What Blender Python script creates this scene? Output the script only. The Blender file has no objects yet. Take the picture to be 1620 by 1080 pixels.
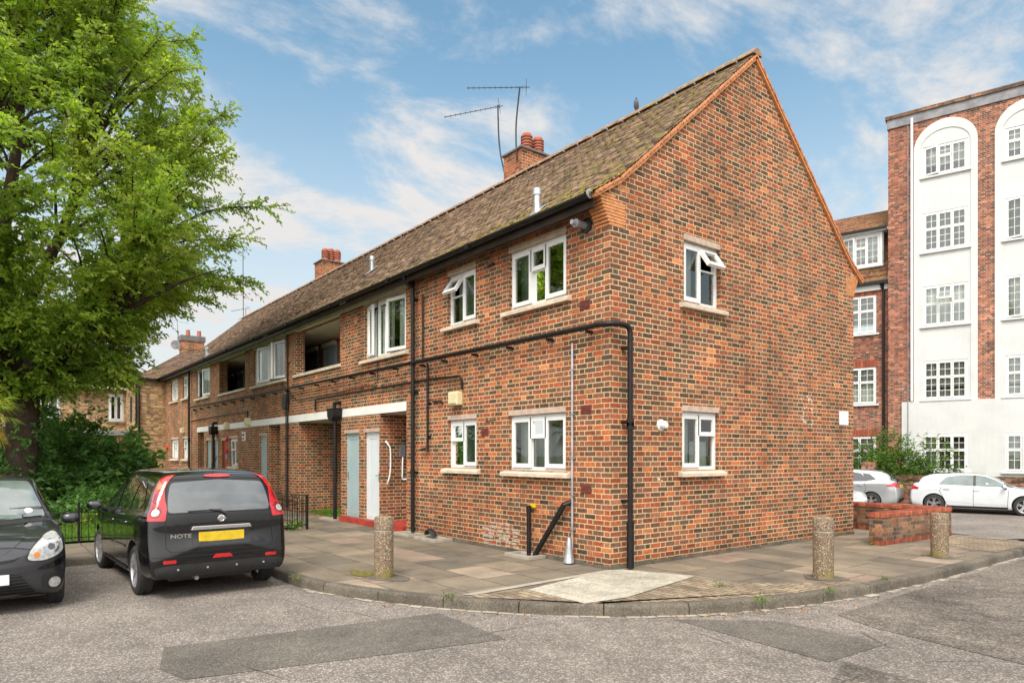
import bpy, bmesh, math, random
import numpy as np
from mathutils import Vector, Matrix
from mathutils.bvhtree import BVHTree
R = math.radians
rnd = random.Random(7)
rng = np.random.default_rng(11)
S = bpy.context.scene
COL = S.collection

# ------------------------------------------------------------ camera, sky, sun, exposure
cam = bpy.data.cameras.new('camera'); cam.lens = 24; cam.sensor_width = 36
cam.shift_y = (719 - 540) / 1620; cam.clip_end = 3000; cam.clip_start = .05
co = bpy.data.objects.new('camera', cam); COL.objects.link(co)
co.location = (6.6588, -6.9116, 1.6); co.rotation_euler = (R(90), 0, R(52.1))
S.camera = co
SUN_EL, SUN_AZ = 52, -50          # azimuth of the direction towards the sun, from +X, counter-clockwise
sl = bpy.data.lights.new('sun', 'SUN'); sl.energy = 1.5; sl.angle = R(24); sl.color = (1, .93, .84)
so = bpy.data.objects.new('sun', sl); COL.objects.link(so)
so.rotation_euler = (R(90 - SUN_EL), 0, R(SUN_AZ + 90))
S.view_settings.view_transform = 'Standard'; S.view_settings.look = 'None'
S.view_settings.exposure = 1.15; S.view_settings.gamma = 1
W = bpy.data.worlds.new('World'); S.world = W; W.use_nodes = True
nt = W.node_tree; N = nt.nodes; L = nt.links
bg = N['Background']; bg.inputs[1].default_value = .1
sky = N.new('ShaderNodeTexSky'); sky.sky_type = 'NISHITA'; sky.sun_disc = False
sky.sun_elevation = R(SUN_EL); sky.sun_rotation = R(90 - SUN_AZ); sky.air_density = 1.0; sky.dust_density = 1.2; sky.ozone_density = 2.0
def wn(t, **k):
    n = N.new(t)
    for a, b in k.items(): setattr(n, a, b)
    return n
tc = wn('ShaderNodeTexCoord'); sp = wn('ShaderNodeSeparateXYZ'); L.new(tc.outputs['Generated'], sp.inputs[0])
def wm(op, a, b=None, c=None):
    n = wn('ShaderNodeMath', operation=op)
    for i, v in enumerate((a, b, c)):
        if v is None: continue
        if isinstance(v, (int, float)): n.inputs[i].default_value = v
        else: L.new(v, n.inputs[i])
    return n.outputs[0]
zz = wm('ADD', wm('MAXIMUM', sp.outputs[2], 0), .22)
cx = wm('DIVIDE', sp.outputs[0], zz); cy = wm('DIVIDE', sp.outputs[1], zz)
cb = wn('ShaderNodeCombineXYZ'); L.new(cx, cb.inputs[0]); L.new(cy, cb.inputs[1])
mp = wn('ShaderNodeMapping'); L.new(cb.outputs[0], mp.inputs[0])
mp.inputs['Rotation'].default_value = (0, 0, R(25)); mp.inputs['Scale'].default_value = (1.0, .62, 1); mp.inputs['Location'].default_value = (1, 5, 0)
n1 = wn('ShaderNodeTexNoise'); n1.inputs['Scale'].default_value = 2.7; n1.inputs['Detail'].default_value = 9; n1.inputs['Roughness'].default_value = .63; n1.inputs['Distortion'].default_value = .35
L.new(mp.outputs[0], n1.inputs['Vector'])
n2 = wn('ShaderNodeTexNoise'); n2.inputs['Scale'].default_value = .55; n2.inputs['Detail'].default_value = 3
L.new(mp.outputs[0], n2.inputs['Vector'])
cs = wm('ADD', wm('MULTIPLY', n1.outputs[0], .6), wm('MULTIPLY', n2.outputs[0], .55))
mr = wn('ShaderNodeMapRange', interpolation_type='SMOOTHSTEP'); L.new(cs, mr.inputs[0])
mr.inputs[1].default_value = .545; mr.inputs[2].default_value = .665
hz = wn('ShaderNodeMapRange', interpolation_type='SMOOTHSTEP'); L.new(sp.outputs[2], hz.inputs[0])
hz.inputs[1].default_value = .55; hz.inputs[2].default_value = .0; hz.inputs[3].default_value = .04; hz.inputs[4].default_value = 1.0
cm = wm('MINIMUM', wm('ADD', wm('MULTIPLY', mr.outputs[0], .9), hz.outputs[0]), 1.0)
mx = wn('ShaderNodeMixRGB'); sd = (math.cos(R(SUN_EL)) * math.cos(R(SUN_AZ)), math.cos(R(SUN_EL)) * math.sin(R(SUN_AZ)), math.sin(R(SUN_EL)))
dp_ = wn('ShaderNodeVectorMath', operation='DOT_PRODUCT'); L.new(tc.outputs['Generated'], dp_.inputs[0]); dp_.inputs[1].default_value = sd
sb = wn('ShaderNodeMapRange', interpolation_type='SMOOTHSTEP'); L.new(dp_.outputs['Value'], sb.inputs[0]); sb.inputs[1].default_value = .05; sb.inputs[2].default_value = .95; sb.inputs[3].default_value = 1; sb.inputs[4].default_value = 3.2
ccol = wn('ShaderNodeVectorMath', operation='SCALE'); ccol.inputs[0].default_value = (3.75, 3.68, 3.62); L.new(sb.outputs[0], ccol.inputs['Scale'])   # clouds boosted towards the sun, outside the frame, to raise the ambient light
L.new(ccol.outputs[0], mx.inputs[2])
back = wn('ShaderNodeMapRange', interpolation_type='SMOOTHSTEP'); L.new(dp_.outputs['Value'], back.inputs[0]); back.inputs[1].default_value = .25; back.inputs[2].default_value = .7; back.inputs[3].default_value = 0; back.inputs[4].default_value = .75  # extra unseen cloud cover around the sun, added as ambient fill
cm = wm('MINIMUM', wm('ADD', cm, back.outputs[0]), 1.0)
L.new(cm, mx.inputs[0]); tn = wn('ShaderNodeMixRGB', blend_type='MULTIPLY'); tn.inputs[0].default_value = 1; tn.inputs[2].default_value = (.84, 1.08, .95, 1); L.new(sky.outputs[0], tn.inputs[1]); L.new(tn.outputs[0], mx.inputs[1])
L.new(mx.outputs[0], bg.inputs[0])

# ------------------------------------------------------------ material helpers
def newmat(name):
    m = bpy.data.materials.new(name); m.use_nodes = True
    return m, m.node_tree, m.node_tree.nodes['Principled BSDF']
class G:
    """small node-graph helper"""
    def __init__(s, t): s.t = t
    def n(s, t, **k):
        x = s.t.nodes.new(t)
        for a, b in k.items(): setattr(x, a, b)
        return x
    def put(s, inp, v):
        if isinstance(v, (int, float)): inp.default_value = v
        elif isinstance(v, tuple): inp.default_value = v if len(v) != 3 or inp.type == 'VECTOR' else (*v, 1)
        else: s.t.links.new(v, inp)
    def m(s, op, *a):
        x = s.n('ShaderNodeMath', operation=op)
        for i, v in enumerate(a): s.put(x.inputs[i], v)
        return x.outputs[0]
    def mix(s, f, a, b, mode='MIX'):
        x = s.n('ShaderNodeMixRGB', blend_type=mode)
        s.put(x.inputs[0], f); s.put(x.inputs[1], a); s.put(x.inputs[2], b)
        return x.outputs[0]
    def noise(s, vec, scale, detail=4, rough=.5, dist=0):
        x = s.n('ShaderNodeTexNoise')
        if vec is not None: s.put(x.inputs['Vector'], vec)
        x.inputs['Scale'].default_value = scale; x.inputs['Detail'].default_value = detail
        x.inputs['Roughness'].default_value = rough; x.inputs['Distortion'].default_value = dist
        return x.outputs[0]
    def ramp(s, v, stops, mode='LINEAR'):
        x = s.n('ShaderNodeValToRGB'); x.color_ramp.interpolation = mode
        e = x.color_ramp.elements
        while len(e) < len(stops): e.new(.5)
        for i, (p, c) in enumerate(stops):
            e[i].position = p; e[i].color = (*c, 1) if len(c) == 3 else c
        s.put(x.inputs[0], v); return x.outputs[0]
    def mr(s, v, a, b, c=0, d=1, smooth=True):
        x = s.n('ShaderNodeMapRange'); 
        if smooth: x.interpolation_type = 'SMOOTHSTEP'
        s.put(x.inputs[0], v)
        for i, q in enumerate((a, b, c, d)): x.inputs[i + 1].default_value = q
        return x.outputs[0]
    def bump(s, h, strength=.3, dist=.01):
        x = s.n('ShaderNodeBump'); x.inputs['Strength'].default_value = strength; x.inputs['Distance'].default_value = dist
        s.put(x.inputs['Height'], h); return x.outputs[0]
    def obj(s): return s.n('ShaderNodeTexCoord').outputs['Object']
    def uv(s): return s.n('ShaderNodeTexCoord').outputs['UV']
    def sep(s, v):
        x = s.n('ShaderNodeSeparateXYZ'); s.put(x.inputs[0], v); return x.outputs
    def comb(s, a, b, c=0):
        x = s.n('ShaderNodeCombineXYZ')
        for i, v in enumerate((a, b, c)): s.put(x.inputs[i], v)
        return x.outputs[0]
    def white(s, v):
        x = s.n('ShaderNodeTexWhiteNoise', noise_dimensions='3D'); s.put(x.inputs['Vector'], v); return x
    def attr(s, name):
        x = s.n('ShaderNodeAttribute'); x.attribute_name = name; return x.outputs['Fac']

def plain(name, col, rough=.6, metal=0, var=.12, scale=6, bump=.0, spec=.5, coat=0, bscale=40):
    m, t, p = newmat(name); g = G(t); o = g.obj()
    v = g.mr(g.noise(o, scale, 5, .6), .3, .7, 1 - var, 1 + var)
    c = g.mix(1, col, g.comb(v, v, v), 'MULTIPLY'); g.put(p.inputs['Base Color'], c)
    p.inputs['Roughness'].default_value = rough; p.inputs['Metallic'].default_value = metal
    p.inputs['Specular IOR Level'].default_value = spec; p.inputs['Coat Weight'].default_value = coat
    p.inputs['Coat Roughness'].default_value = .03
    if bump: g.put(p.inputs['Normal'], g.bump(g.noise(o, bscale, 4), bump, .004))
    return m

def brick(name, pal, mortar, flemish=True, bw=.2375, joint=.006, wear=.3, rowh=.075, contrast=1):
    m, t, p = newmat(name); g = G(t); uv = g.uv(); s = g.sep(uv)
    wob = g.noise(g.uv(), 9, 2); w = g.m('MULTIPLY', g.m('SUBTRACT', wob, .5), .012)
    u = g.m('ADD', s[0], w); v = g.m('ADD', s[1], g.m('MULTIPLY', w, .6))
    row = g.m('FLOOR', g.m('DIVIDE', v, rowh)); vf = g.m('FRACT', g.m('ADD', g.m('DIVIDE', v, rowh), 100))
    par = g.m('MODULO', g.m('ADD', row, 1000), 2)
    per = .3375 if flemish else bw
    u2 = g.m('ADD', g.m('ADD', g.m('DIVIDE', u, per), 300), g.m('MULTIPLY', par, .5))
    cell = g.m('FLOOR', u2); uf = g.m('FRACT', u2)
    e = g.m('MINIMUM', uf, g.m('SUBTRACT', 1, uf))
    if flemish:
        hd = g.m('GREATER_THAN', uf, .6667)
        e = g.m('MINIMUM', e, g.m('ABSOLUTE', g.m('SUBTRACT', uf, .6667)))
        cid = g.m('ADD', g.m('MULTIPLY', cell, 2), hd)
    else:
        hd = 0.0; cid = cell
    du = g.m('MULTIPLY', e, per); dv = g.m('MULTIPLY', g.m('MINIMUM', vf, g.m('SUBTRACT', 1, vf)), rowh)
    d = g.m('MINIMUM', du, dv)
    edge = g.m('ADD', d, g.m('MULTIPLY', g.m('SUBTRACT', g.noise(uv, 90, 2), .5), .005))
    msk = g.mr(edge, joint - .0015, joint + .0015)
    wn_ = g.white(g.comb(cid, row, 0)); val = wn_.outputs['Value']
    k = len(pal); st = []
    acc = 0
    for wgt, c in pal: st.append((acc, c)); acc += wgt
    bc = g.ramp(val, st, 'CONSTANT')
    # every brick a little its own shade, darker and burnt patches inside it
    v2 = g.mr(g.white(g.comb(row, cid, 3.3)).outputs['Value'], 0, 1, .72, 1.3, False)
    bc = g.mix(1, bc, g.comb(v2, v2, v2), 'MULTIPLY')
    v3 = g.mr(g.noise(uv, 22, 5, .65), .3, .7, .72, 1.28)
    bc = g.mix(1, bc, g.comb(v3, v3, v3), 'MULTIPLY')
    mc = g.mix(g.mr(g.noise(uv, 2.2, 4, .6), .42, .75), mortar, tuple(x * .62 for x in mortar))
    c = g.mix(msk, mc, bc)
    streak = g.mr(g.noise(g.comb(g.m('MULTIPLY', s[0], 3.2), g.m('MULTIPLY', s[1], .45)), 1.0, 5, .65), .48, .78, 1.0, 1 - wear * .9)
    c = g.mix(1, c, g.comb(streak, streak, streak), 'MULTIPLY')
    soot = g.m('MULTIPLY', g.mr(g.m('ADD', s[1], g.m('MULTIPLY', g.noise(uv, 1.1, 4), 1.2)), 4.7, 5.8), g.m('MULTIPLY', g.m('LESS_THAN', s[0], 0), g.m('SUBTRACT', 1, msk))); c = g.mix(g.m('MULTIPLY', soot, .6), c, (.26, .13, .08))
    damp = g.mr(g.m('ADD', s[1], g.m('MULTIPLY', g.noise(uv, 2.3, 4), .5)), .55, .15, 1, .66); c = g.mix(1, c, g.comb(damp, damp, damp), 'MULTIPLY')
    big = g.mr(g.noise(uv, .55, 5, .6), .35, .7, 1.08, 1 - wear * .6)
    c = g.mix(1, c, g.comb(big, g.m('POWER', big, 1.06), g.m('POWER', big, 1.12)), 'MULTIPLY')
    g.put(p.inputs['Base Color'], c); p.inputs['Roughness'].default_value = .88
    p.inputs['Specular IOR Level'].default_value = .25
    h = g.m('ADD', msk, g.m('MULTIPLY', g.noise(uv, 70, 4), .5))
    g.put(p.inputs['Normal'], g.bump(h, .55, .006))
    return m

M = {}
PAL = [(.21, (.30, .080, .036)), (.08, (.39, .115, .042)), (.21, (.225, .080, .044)), (.20, (.165, .077, .046)), (.16, (.120, .068, .043)), (.05, (.090, .060, .042)), (.07, (.27, .105, .056)), (.02, (.44, .17, .065))]
M['brick'] = brick('red_stock_brick', PAL, (.60, .45, .25), joint=.0066)
PALD = [(w, tuple(x * .8 for x in c)) for w, c in PAL]
M['yellow_brick'] = brick('yellow_stock_brick', [(.3, (.42, .27, .12)), (.25, (.30, .18, .09)), (.2, (.22, .13, .075)), (.15, (.50, .34, .16)), (.1, (.30, .12, .06))], (.42, .33, .22), wear=.5)
M['block_brick'] = brick('block_of_flats_brick', [(.22, (.34, .125, .075)), (.2, (.27, .09, .058)), (.14, (.42, .18, .105)), (.20, (.17, .075, .055)), (.14, (.10, .06, .05)), (.1, (.24, .10, .068))], (.50, .39, .28), wear=.3, joint=.0055)
M['wall_brick'] = brick('weathered_low_wall_brick', [(.3, (.20, .11, .065)), (.25, (.15, .09, .06)), (.2, (.26, .13, .07)), (.15, (.10, .07, .055)), (.1, (.33, .15, .08))], (.24, .18, .12), wear=1.0)
M['red_soldier'] = brick('red_coping_brick', [(.4, (.33, .085, .045)), (.3, (.27, .07, .04)), (.3, (.38, .105, .055))], (.22, .09, .055), flemish=False, bw=.075, rowh=.6, joint=.0035, wear=.5)
M['chim_brick'] = brick('chimney_brick', [(.3, (.36, .12, .06)), (.3, (.28, .10, .055)), (.2, (.45, .16, .07)), (.2, (.16, .07, .05))], (.62, .44, .24), wear=.4)
M['white'] = plain('white_upvc', (.72, .72, .70), .35, var=.03)
M['cream'] = plain('cream_painted_concrete', (.66, .60, .47), .7, var=.12, scale=4, bump=.1)
M['beam'] = plain('white_painted_beam', (.76, .75, .71), .55, var=.07, scale=3, bump=.1)
M['sill'] = plain('cast_stone_sill', (.56, .47, .36), .75, var=.15, scale=5, bump=.2)
M['lintel'] = plain('pale_lintel', (.46, .35, .27), .8, var=.16, scale=7, bump=.15)
M['black_pipe'] = plain('black_painted_iron', (.011, .010, .010), .42, var=.3, scale=9, spec=.3)
M['fascia'] = plain('dark_brown_fascia', (.024, .014, .009), .5, var=.5, scale=3, spec=.3)
M['galv'] = plain('galvanised_steel', (.48, .50, .52), .42, .75, var=.2)
M['lead'] = plain('grey_lead', (.27, .28, .29), .5, .3, var=.25, scale=4)
M['grey_door'] = plain('blue_grey_door_paint', (.33, .42, .43), .45, var=.05, scale=2)
M['pale_door'] = plain('pale_grey_door_paint', (.60, .64, .65), .42, var=.04, scale=2)
M['dark_in'] = plain('dark_room_paint', (.10, .095, .085), .9)
M['red_step'] = plain('red_step_paint', (.36, .042, .028), .5, var=.25, scale=5, bump=.1)
M['air_brick'] = plain('dark_red_air_brick', (.17, .045, .032), .8, var=.3, scale=20)
M['red'] = plain('red_paint', (.55, .02, .02), .4)
M['curtain'] = plain('pale_curtain_cloth', (.62, .63, .58), .9, var=.1, scale=3)
M['blind'] = plain('grey_green_blind', (.20, .23, .19), .8, var=.1, scale=3)
M['terracotta'] = plain('terracotta_pot', (.35, .115, .065), .75, var=.2, scale=8, bump=.2)
M['verge'] = plain('orange_verge_tile', (.52, .21, .09), .8, var=.3, scale=9, bump=.3)
M['kneeler'] = plain('orange_tile_corbel', (.58, .25, .095), .8, var=.22, scale=14, bump=.3)
M['render'] = plain('white_painted_brickwork', (.52, .52, .505), .7, var=.06, scale=1.6, bump=.0)
def render_mat():
    m, t, p = newmat('white_painted_brickwork'); g = G(t); uv = g.uv(); s = g.sep(uv)
    n = g.mr(g.noise(g.comb(g.m('MULTIPLY', s[0], 9), g.m('MULTIPLY', s[1], .7)), 1, 6, .7), .45, .75, 1.0, .93)
    q = g.mr(g.noise(uv, .9, 6, .65), .35, .7, 1.03, .92); row = g.m('FRACT', g.m('ADD', g.m('DIVIDE', s[1], .075), 100)); ln = g.mr(g.m('ABSOLUTE', g.m('SUBTRACT', row, .5)), .40, .5, 1, .95)
    v = g.m('MULTIPLY', g.m('MULTIPLY', n, q), ln); g.put(p.inputs['Base Color'], g.mix(1, (.585, .59, .58), g.comb(v, v, g.m('MULTIPLY', v, .985)), 'MULTIPLY'))
    p.inputs['Roughness'].default_value = .7; g.put(p.inputs['Normal'], g.bump(g.m('ADD', ln, g.noise(uv, 25, 3)), .35, .006)); return m
M['render'] = render_mat()
M['parapet'] = plain('grey_parapet_lead', (.21, .21, .22), .6, var=.25, scale=3)
M['bark'] = plain('rough_bark', (.052, .032, .022), .95, var=.45, scale=9, bump=1.0, bscale=18)
M['rubber'] = plain('tyre_rubber', (.022, .021, .021), .75, var=.25, scale=30, bump=.3, bscale=90)
M['alloy'] = plain('alloy_wheel', (.55, .55, .56), .28, .85, var=.08)
M['plastic'] = plain('black_plastic', (.018, .018, .019), .5, var=.2)
M['gap'] = plain('panel_gap', (.006, .006, .006), .7)
M['chrome'] = plain('chrome', (.75, .75, .77), .12, 1.0, var=.03)
M['box_cream'] = plain('cream_lamp_box', (.62, .55, .33), .5, var=.08)
M['plate_white'] = plain('white_sheet_sign', (.75, .75, .76), .45, var=.03)
M['concrete'] = plain('light_concrete', (.34, .30, .24), .85, var=.14, scale=4, bump=.25, bscale=70)
M['slate'] = plain('grey_slate', (.15, .135, .13), .7, var=.25, scale=4)
M['pigeon'] = plain('grey_feathers', (.10, .10, .115), .8, var=.3, scale=20)
M['residue'] = plain('pale_adhesive_residue', (.40, .32, .25), .9, var=.3, scale=20)
M['lamp_glass'] = plain('frosted_lamp_glass', (.62, .66, .66), .3)

def paint(name, col, metal=.6, flake=.15, rough=.3):
    m, t, p = newmat(name); g = G(t)
    d = g.mr(g.noise(g.obj(), 2.5, 5, .6), .3, .7, 1 - flake, 1 + flake)
    g.put(p.inputs['Base Color'], g.mix(1, col, g.comb(d, d, d), 'MULTIPLY'))
    p.inputs['Metallic'].default_value = metal
    # a film of road dust, rougher low down
    z = g.sep(g.obj())[2]
    g.put(p.inputs['Roughness'], g.m('ADD', rough, g.m('MULTIPLY', g.mr(z, .75, .2), .22)))
    p.inputs['Coat Weight'].default_value = 1; p.inputs['Coat Roughness'].default_value = .03; p.inputs['Specular IOR Level'].default_value = .15
    return m
M['black_paint'] = paint('black_car_paint', (.004, .004, .0045), .0, .1, .16)
M['grey_paint'] = paint('dark_grey_car_paint', (.034, .035, .040), .35)
M['silver_paint'] = paint('silver_car_paint', (.44, .46, .47), .55, .05)
M['white_paint'] = paint('white_car_paint', (.60, .63, .65), .0, .03)
def light_mat(name, col, emi=0):
    m, t, p = newmat(name); g = G(t)
    v = g.mr(g.noise(g.obj(), 30, 2), .3, .7, .75, 1.15)
    g.put(p.inputs['Base Color'], g.mix(1, col, g.comb(v, v, v), 'MULTIPLY')); p.inputs['Roughness'].default_value = .12
    p.inputs['Coat Weight'].default_value = 1; return m
M['tail_red'] = light_mat('red_lamp_lens', (.50, .010, .014)); M['tail_dark'] = light_mat('dark_red_lamp_lens', (.22, .006, .01))
M['amber'] = light_mat('amber_lamp_lens', (.75, .20, .02)); M['clear_lens'] = light_mat('clear_lamp_lens', (.45, .45, .43))
M['plate_yellow'] = plain('yellow_number_plate', (.60, .42, .015), .4, var=.12, scale=14)
def glass_dark(name, col, rough=.02):
    m, t, p = newmat(name); g = G(t)
    v = g.mr(g.noise(g.obj(), 3, 3), .3, .7, .8, 1.2)
    g.put(p.inputs['Base Color'], g.mix(1, col, g.comb(v, v, v), 'MULTIPLY')); p.inputs['Roughness'].default_value = rough
    p.inputs['Specular IOR Level'].default_value = .8; p.inputs['Coat Weight'].default_value = 1; p.inputs['Coat Roughness'].default_value = .01
    return m
M['car_glass'] = glass_dark('tinted_car_glass', (.012, .016, .016)); M['car_glass_light'] = glass_dark('pale_green_car_glass', (.11, .145, .135))
M['rear_glass'] = glass_dark('grey_rear_glass', (.085, .095, .10)); M['wind_glass'] = glass_dark('windscreen_glass', (.13, .16, .155))
def window_glass():
    m = bpy.data.materials.new('window_glass'); m.use_nodes = True; t = m.node_tree; g = G(t)
    t.nodes.remove(t.nodes['Principled BSDF']); out = t.nodes['Material Output']
    tr = g.n('ShaderNodeBsdfTransparent'); tr.inputs[0].default_value = (.78, .84, .80, 1)
    gl = g.n('ShaderNodeBsdfGlossy'); gl.inputs['Roughness'].default_value = .015; gl.inputs[0].default_value = (.95, 1, .98, 1)
    fr = g.n('ShaderNodeFresnel'); fr.inputs[0].default_value = 1.5
    bm = g.bump(g.noise(g.obj(), 1.7, 2), .12, .02); g.t.links.new(bm, gl.inputs['Normal'])
    f = g.m('MINIMUM', g.m('ADD', g.m('MULTIPLY', fr.outputs[0], 1.3), .07), 1)
    ms = g.n('ShaderNodeMixShader'); g.put(ms.inputs[0], f); g.t.links.new(tr.outputs[0], ms.inputs[1]); g.t.links.new(gl.outputs[0], ms.inputs[2])
    g.t.links.new(ms.outputs[0], out.inputs[0]); return m
M['glass'] = window_glass()

def asphalt(name, a, b, speck, scale=1.0, rough=.85, bump=.6, stain=.25):
    m, t, p = newmat(name); g = G(t); o = g.obj()
    vo = g.n('ShaderNodeTexVoronoi'); g.put(vo.inputs['Vector'], o); vo.inputs['Scale'].default_value = 75 * scale
    cell = g.sep(vo.outputs['Color'])[0]
    c = g.ramp(cell, [(0, a), (.35, tuple((x + y) / 2 for x, y in zip(a, b))), (.7, b), (.93, speck)])
    n = g.noise(o, 160 * scale, 3, .7); v = g.mr(n, .3, .7, .74, 1.26)
    c = g.mix(.8, c, g.comb(v, v, v), 'MULTIPLY')
    v = g.mr(g.noise(o, .7, 6, .62), .32, .72, 1 + stain * .35, 1 - stain)
    c = g.mix(1, c, g.comb(v, v, v), 'MULTIPLY')
    so = g.sep(o); tw = g.mr(g.noise(g.comb(g.m('MULTIPLY', so[0], .35), g.m('MULTIPLY', so[1], 1.6)), 1.0, 4, .6), .5, .72, 1.04, 1 - stain * .45)
    c = g.mix(1, c, g.comb(tw, tw, tw), 'MULTIPLY')
    oil = g.mr(g.noise(o, 1.9, 3, .5, .4), .70, .78, 0, .45); c = g.mix(oil, c, (.05, .043, .037))
    cr = g.n('ShaderNodeTexVoronoi', feature='DISTANCE_TO_EDGE'); g.put(cr.inputs['Vector'], g.mix(.12, o, g.n('ShaderNodeTexNoise').outputs['Color'])); cr.inputs['Scale'].default_value = .42
    ck = g.m('MULTIPLY', g.mr(cr.outputs['Distance'], .006, .0), g.mr(g.noise(o, .9, 2), .5, .58)); c = g.mix(g.m('MULTIPLY', ck, .7), c, (.035, .03, .025))
    v = g.mr(g.noise(o, 5.5, 5, .7), .3, .75, 1.08, 1 - stain * .6)
    c = g.mix(1, c, g.comb(v, v, v), 'MULTIPLY')
    g.put(p.inputs['Base Color'], c); p.inputs['Roughness'].default_value = rough; p.inputs['Specular IOR Level'].default_value = .3
    h = g.m('ADD', vo.outputs['Distance'], g.m('MULTIPLY', n, .6)); g.put(p.inputs['Normal'], g.bump(h, bump, .008))
    return m
M['road'] = asphalt('road_asphalt', (.128, .109, .093), (.200, .173, .149), (.36, .32, .28))
M['road_dark'] = asphalt('dark_patch_asphalt', (.092, .080, .066), (.128, .113, .095), (.20, .18, .155), 1.15)
M['road_rough'] = asphalt('worn_coarse_asphalt', (.08, .068, .056), (.165, .14, .117), (.26, .225, .19), .8, bump=.7, stain=.45)
M['path_dark'] = asphalt('path_asphalt', (.07, .062, .055), (.13, .12, .105), (.2, .18, .16))
def slabs():
    m, t, p = newmat('paving_slabs'); g = G(t); o = g.obj(); s = g.sep(o)
    wob = g.m('MULTIPLY', g.m('SUBTRACT', g.noise(o, 3, 3), .5), .03)
    v = g.m('ADD', s[1], wob); u = g.m('ADD', s[0], wob)
    row = g.m('FLOOR', g.m('DIVIDE', v, .61)); vf = g.m('FRACT', g.m('ADD', g.m('DIVIDE', v, .61), 100))
    rr = g.white(g.comb(row, 1.7, 0)).outputs['Value']
    u2 = g.m('ADD', g.m('ADD', g.m('DIVIDE', u, .86), 100), g.m('MULTIPLY', rr, 3))
    cell = g.m('FLOOR', u2); uf = g.m('FRACT', u2)
    d = g.m('MINIMUM', g.m('MULTIPLY', g.m('MINIMUM', uf, g.m('SUBTRACT', 1, uf)), .86), g.m('MULTIPLY', g.m('MINIMUM', vf, g.m('SUBTRACT', 1, vf)), .61))
    ed = g.m('ADD', d, g.m('MULTIPLY', g.m('SUBTRACT', g.noise(o, 25, 3), .5), .014))
    msk = g.mr(ed, .003, .013)
    c = g.ramp(g.white(g.comb(cell, row, 5)).outputs['Value'], [(0, (.160, .130, .096)), (.28, (.19, .153, .112)), (.52, (.245, .178, .134)), (.64, (.128, .108, .083)), (.78, (.215, .172, .12)), (.93, (.28, .22, .165))], 'CONSTANT')
    v1 = g.mr(g.noise(o, 60, 4, .75), .3, .7, .7, 1.3); c = g.mix(1, c, g.comb(v1, v1, v1), 'MULTIPLY')
    v2 = g.mr(g.noise(o, 1.3, 6, .65), .32, .72, 1.18, .62); c = g.mix(1, c, g.comb(v2, v2, g.m('MULTIPLY', v2, .96)), 'MULTIPLY')
    sp_ = g.mr(g.noise(o, 16, 5, .8), .68, .74); c = g.mix(g.m('MULTIPLY', sp_, .5), c, (.40, .34, .25))
    jc = g.mix(g.mr(g.noise(o, 2, 3), .5, .6), (.035, .03, .022), (.16, .13, .07))
    c = g.mix(msk, jc, c); g.put(p.inputs['Base Color'], c); p.inputs['Roughness'].default_value = .85
    tilt = g.m('MULTIPLY', g.white(g.comb(row, cell, 9)).outputs['Value'], .3)
    h = g.m('ADD', g.m('ADD', msk, tilt), g.m('MULTIPLY', g.noise(o, 45, 4), .4)); g.put(p.inputs['Normal'], g.bump(h, .5, .01))
    return m
M['slabs'] = slabs()
def pavers(name, cols, bw, bh, joint=(.10, .08, .05)):
    m, t, p = newmat(name); g = G(t); o = g.obj()
    b = g.n('ShaderNodeTexBrick'); g.put(b.inputs['Vector'], o); b.inputs['Scale'].default_value = 1
    b.inputs['Brick Width'].default_value = bw; b.inputs['Row Height'].default_value = bh; b.inputs['Mortar Size'].default_value = .009
    b.inputs['Color1'].default_value = (0, 0, 0, 1); b.inputs['Color2'].default_value = (1, 1, 1, 1); b.inputs['Mortar'].default_value = (.5, .5, .5, 1)
    b.inputs['Mortar Smooth'].default_value = .3
    c = g.ramp(b.outputs['Color'], cols)
    v = g.mr(g.noise(o, 30, 5, .7), .3, .7, .7, 1.3); c = g.mix(1, c, g.comb(v, v, v), 'MULTIPLY')
    v = g.mr(g.noise(o, 2, 5, .7), .35, .7, 1.12, .7); c = g.mix(1, c, g.comb(v, v, v), 'MULTIPLY')
    c = g.mix(b.outputs['Fac'], c, joint); g.put(p.inputs['Base Color'], c); p.inputs['Roughness'].default_value = .9
    g.put(p.inputs['Normal'], g.bump(g.m('SUBTRACT', g.noise(o, 50, 3), b.outputs['Fac']), .6, .008)); return m
M['tan_blocks'] = pavers('tan_block_paving', [(0, (.17, .125, .078)), (.5, (.245, .185, .12)), (1, (.31, .24, .16))], .21, .105, (.06, .048, .032))
M['pale_slab'] = pavers('pale_tactile_slabs', [(0, (.36, .33, .26)), (1, (.44, .40, .32))], .8, .8, (.28, .25, .18))
def kerbmat():
    m, t, p = newmat('kerb_stone'); g = G(t); o = g.obj()
    v = g.noise(o, 55, 4, .7); c = g.ramp(v, [(.3, (.06, .05, .038)), (.5, (.115, .096, .071)), (.72, (.21, .18, .135))])
    w = g.mr(g.noise(o, 1.1, 5, .7), .38, .66, 1.15, .55); c = g.mix(1, c, g.comb(w, w, w), 'MULTIPLY')
    g.put(p.inputs['Base Color'], c); p.inputs['Roughness'].default_value = .85; g.put(p.inputs['Normal'], g.bump(v, .6, .01)); return m
M['kerb'] = kerbmat()
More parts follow.
